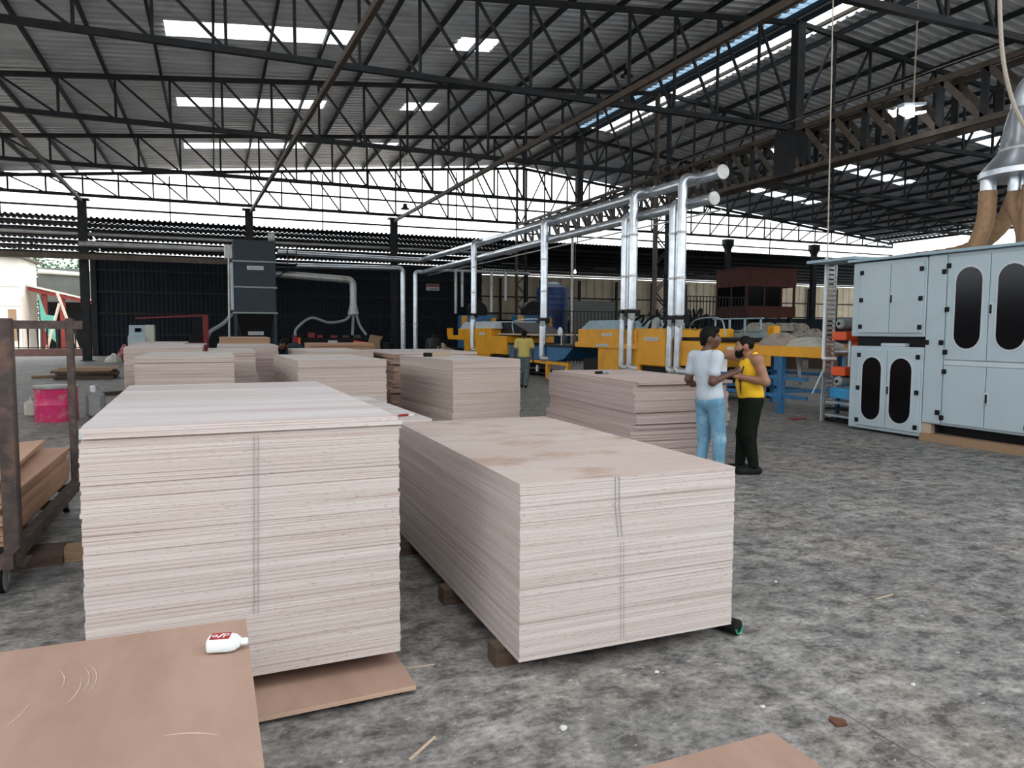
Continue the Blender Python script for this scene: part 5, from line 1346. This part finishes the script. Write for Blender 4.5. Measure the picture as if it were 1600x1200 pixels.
TUBE([(16.9, 14.0, 7.52), (16.9, 14.0, 11.83)], .02, 8).build('rod', 'rope', fx)
MB().prism([(16.45, 7.40), (17.25, 7.55), (17.25, 7.62), (16.45, 7.50)], 'y', 13.9, 14.1).build('housing', 'machine_white', fx)
MB().prism([(16.45, 7.26), (16.78, 7.18), (16.78, 7.46), (16.45, 7.38)], 'y', 13.86, 14.05).build('lit_panel', 'lamp_glow', fx)
MB().prism([(16.88, 7.26), (17.2, 7.33), (17.2, 7.38), (16.88, 7.32)], 'y', 13.86, 14.0).build('lit_tube', 'lamp_glow', fx)
blb = thing('bare_bulb', 'small lit bare bulb hanging above the blue tank', 'lamp', (19.2, 37.6, 4.95))
TUBE([(19.2, 37.6, 5.1), (19.2, 37.6, 11.75)], .010, 6).build('wire', 'rope', blb)
MB().lathe([(.0, -.1), (.06, -.07), (.08, 0), (.04, .09), (.03, .14)], (19.2, 37.6, 5.0), 'z', 14).build('globe', 'bulb_glow', blb, smooth=True)
# loose wire crossing the girder
BAR((17.2, 11.9, 8.36), (17.2, 26.5, 8.34), .016).single('stay_wire', 'thin pale wire running along the top of the lattice girder', 'wire', 'rope')

# ================================================================ the yard outside the opening
hs = thing('yard_house', 'white walled house outside the opening at far left', 'house', (-15, 60, 0))
B(-17.5, -12.0, 58, 63, 0, 6.6).build('wall', 'house_wall', hs)
MB().prism([(-17.8, 6.5), (-11.6, 6.3), (-11.6, 6.45), (-17.8, 6.75)], 'y', 57.6, 63.4).build('roof', 'steel_brown', hs)
B(-12.75, -12.3, 57.95, 58.02, .8, 2.9).build('shutter', 'timber', hs)
for z in (3.1, 4.4): B(-17.5, -11.99, 57.97, 58.0, z, z + .05).build('moulding', 'stone', hs)
rs_ = thing('red_shed', 'open red posted shed with sloping sheet roof outside', 'shed', (-10, 62, 0))
MB().prism([(-11.9, 4.68), (-7.4, 3.55), (-7.4, 3.45), (-11.9, 4.53)], 'y', 59.5, 64).build('roof', 'house_wall', rs_)
MB().prism([(-11.9, 4.53), (-7.4, 3.45), (-7.4, 3.2), (-11.9, 4.23)], 'y', 59.6, 59.75).build('fascia', 'shed_red', rs_)
for x in (-11.0, -9.9, -8.6): B(x - .16, x + .16, 59.8, 60.1, 0, 4.2).build('post', 'shed_red', rs_)
B(-11.9, -7.6, 63.5, 63.7, 0, 3.6).build('back_wall', 'steel_dark', rs_)
gw_ = thing('grey_shed', 'grey shed wall and white gutter above the red shed roof', 'shed', (-9, 66, 0))
B(-12.5, -9.3, 66, 69, 0, 6.3).build('wall', 'grey_panel', gw_)
TUBE([(-12.4, 65.8, 6.0), (-9.4, 65.8, 5.85), (-9.3, 65.8, 5.2)], .18, 10).build('gutter', 'house_wall', gw_)
B(-9.9, -6.2, 72, 72.3, 5.9, 8.4).single('white_hoarding', 'blank white board beyond the trees outside', 'board', 'house_wall')
for lab, a, b_ in (('pale leaning pole outside, slanting right', (-9.7, 57, 4.0), (-8.5, 57, -.06)), ('pale leaning pole outside, slanting left', (-9.6, 57, 3.3), (-10.5, 57, -.06)), ('pale upright pole outside beside the house', (-11.7, 57, 3.7), (-11.6, 57, -.06))):
    TUBE([a, b_], .09, 8).single('yard_pole', lab, 'pole', 'pole_pale', None, True)
tp = MB().loft([[(-11.3, 59.7, 4.1), (-11.2, 59.7, 2.2), (-10.9, 59.7, 1.2)], [(-10.9, 59.8, 2.6), (-10.8, 59.8, 1.9), (-10.6, 59.8, .9)], [(-10.3, 59.7, 2.5), (-10.3, 59.7, 1.7), (-10.3, 59.7, .6)]], False, False)
tp.build('tarpaulin', 'tarp_green', rs_)
gt_ = thing('iron_gate', 'low black iron picket gate at the yard opening', 'gate', (-9.2, 52.2, 0))
for z in (1.62, .42): B(-12.6, -6.7, 52.15, 52.2, z, z + .06).build('rail', 'steel_dark', gt_)
for k in range(12): MB().loft([[(-12.5 + k * .5 - .02, 52.15, .3), (-12.5 + k * .5 + .02, 52.15, .3), (-12.5 + k * .5 + .02, 52.2, .3), (-12.5 + k * .5 - .02, 52.2, .3)], [(-12.5 + k * .5 - .06, 52.14, 1.66), (-12.5 + k * .5 + .06, 52.14, 1.66), (-12.5 + k * .5 + .06, 52.21, 1.66), (-12.5 + k * .5 - .06, 52.21, 1.66)]]).build('picket', 'steel_dark', gt_)
kb = B(-13, -6.6, 50.35, 50.75, -.04, .42).build('trim_1', 'kerb_brick'); kb['kind'] = 'structure'
def tree(label, x, y, h, rad, n, seed):
    rr = random.Random(seed); t = thing('tree', label, 'tree', (x, y, 0), 0, 'trees beyond the yard')
    MB().tube([(x, y, -.1), (x + .1, y, h * .4), (x + .3, y + .1, h * .8)], [.22, .17, .06], 8).build('trunk', 'bark', t, smooth=True)
    mb = MB()
    for _ in range(n):
        u, v, w_ = rr.gauss(0, 1), rr.gauss(0, 1), rr.gauss(0, 1); L = math.sqrt(u * u + v * v + w_ * w_) or 1; q = rr.random() ** .4 * (1 + .25 * math.sin(u * 5))
        c = Vector((x + u / L * rad * q, y + v / L * rad * q, h * .62 + w_ / L * rad * .8 * q)); a = Vector((rr.gauss(0, 1), rr.gauss(0, 1), rr.gauss(0, .6))).normalized() * .22; b_ = Vector((rr.gauss(0, 1), rr.gauss(0, 1), rr.gauss(0, 1))).cross(a).normalized() * .11
        mb.add([c - a, c + b_, c + a, c - b_], [(0, 1, 2, 3)])
    o = mb.build('foliage', 'leaf_green', t); o['kind'] = 'stuff'
tree('leafy tree beyond the yard, left of the white board', -11.0, 76, 8.5, 3.4, 2600, 1); tree('leafy tree beyond the yard, behind the red shed roof', -7.0, 76.5, 7.6, 2.8, 2400, 2); tree('low bushy tree just right of the red shed', -6.4, 66.5, 3.0, 1.2, 1500, 3)
tree('low bushy tree at the wall edge outside', -5.8, 60, 4.2, 1.3, 1500, 4); tree('broad tree far beyond the yard', -18, 87, 10.5, 4.5, 2600, 5)
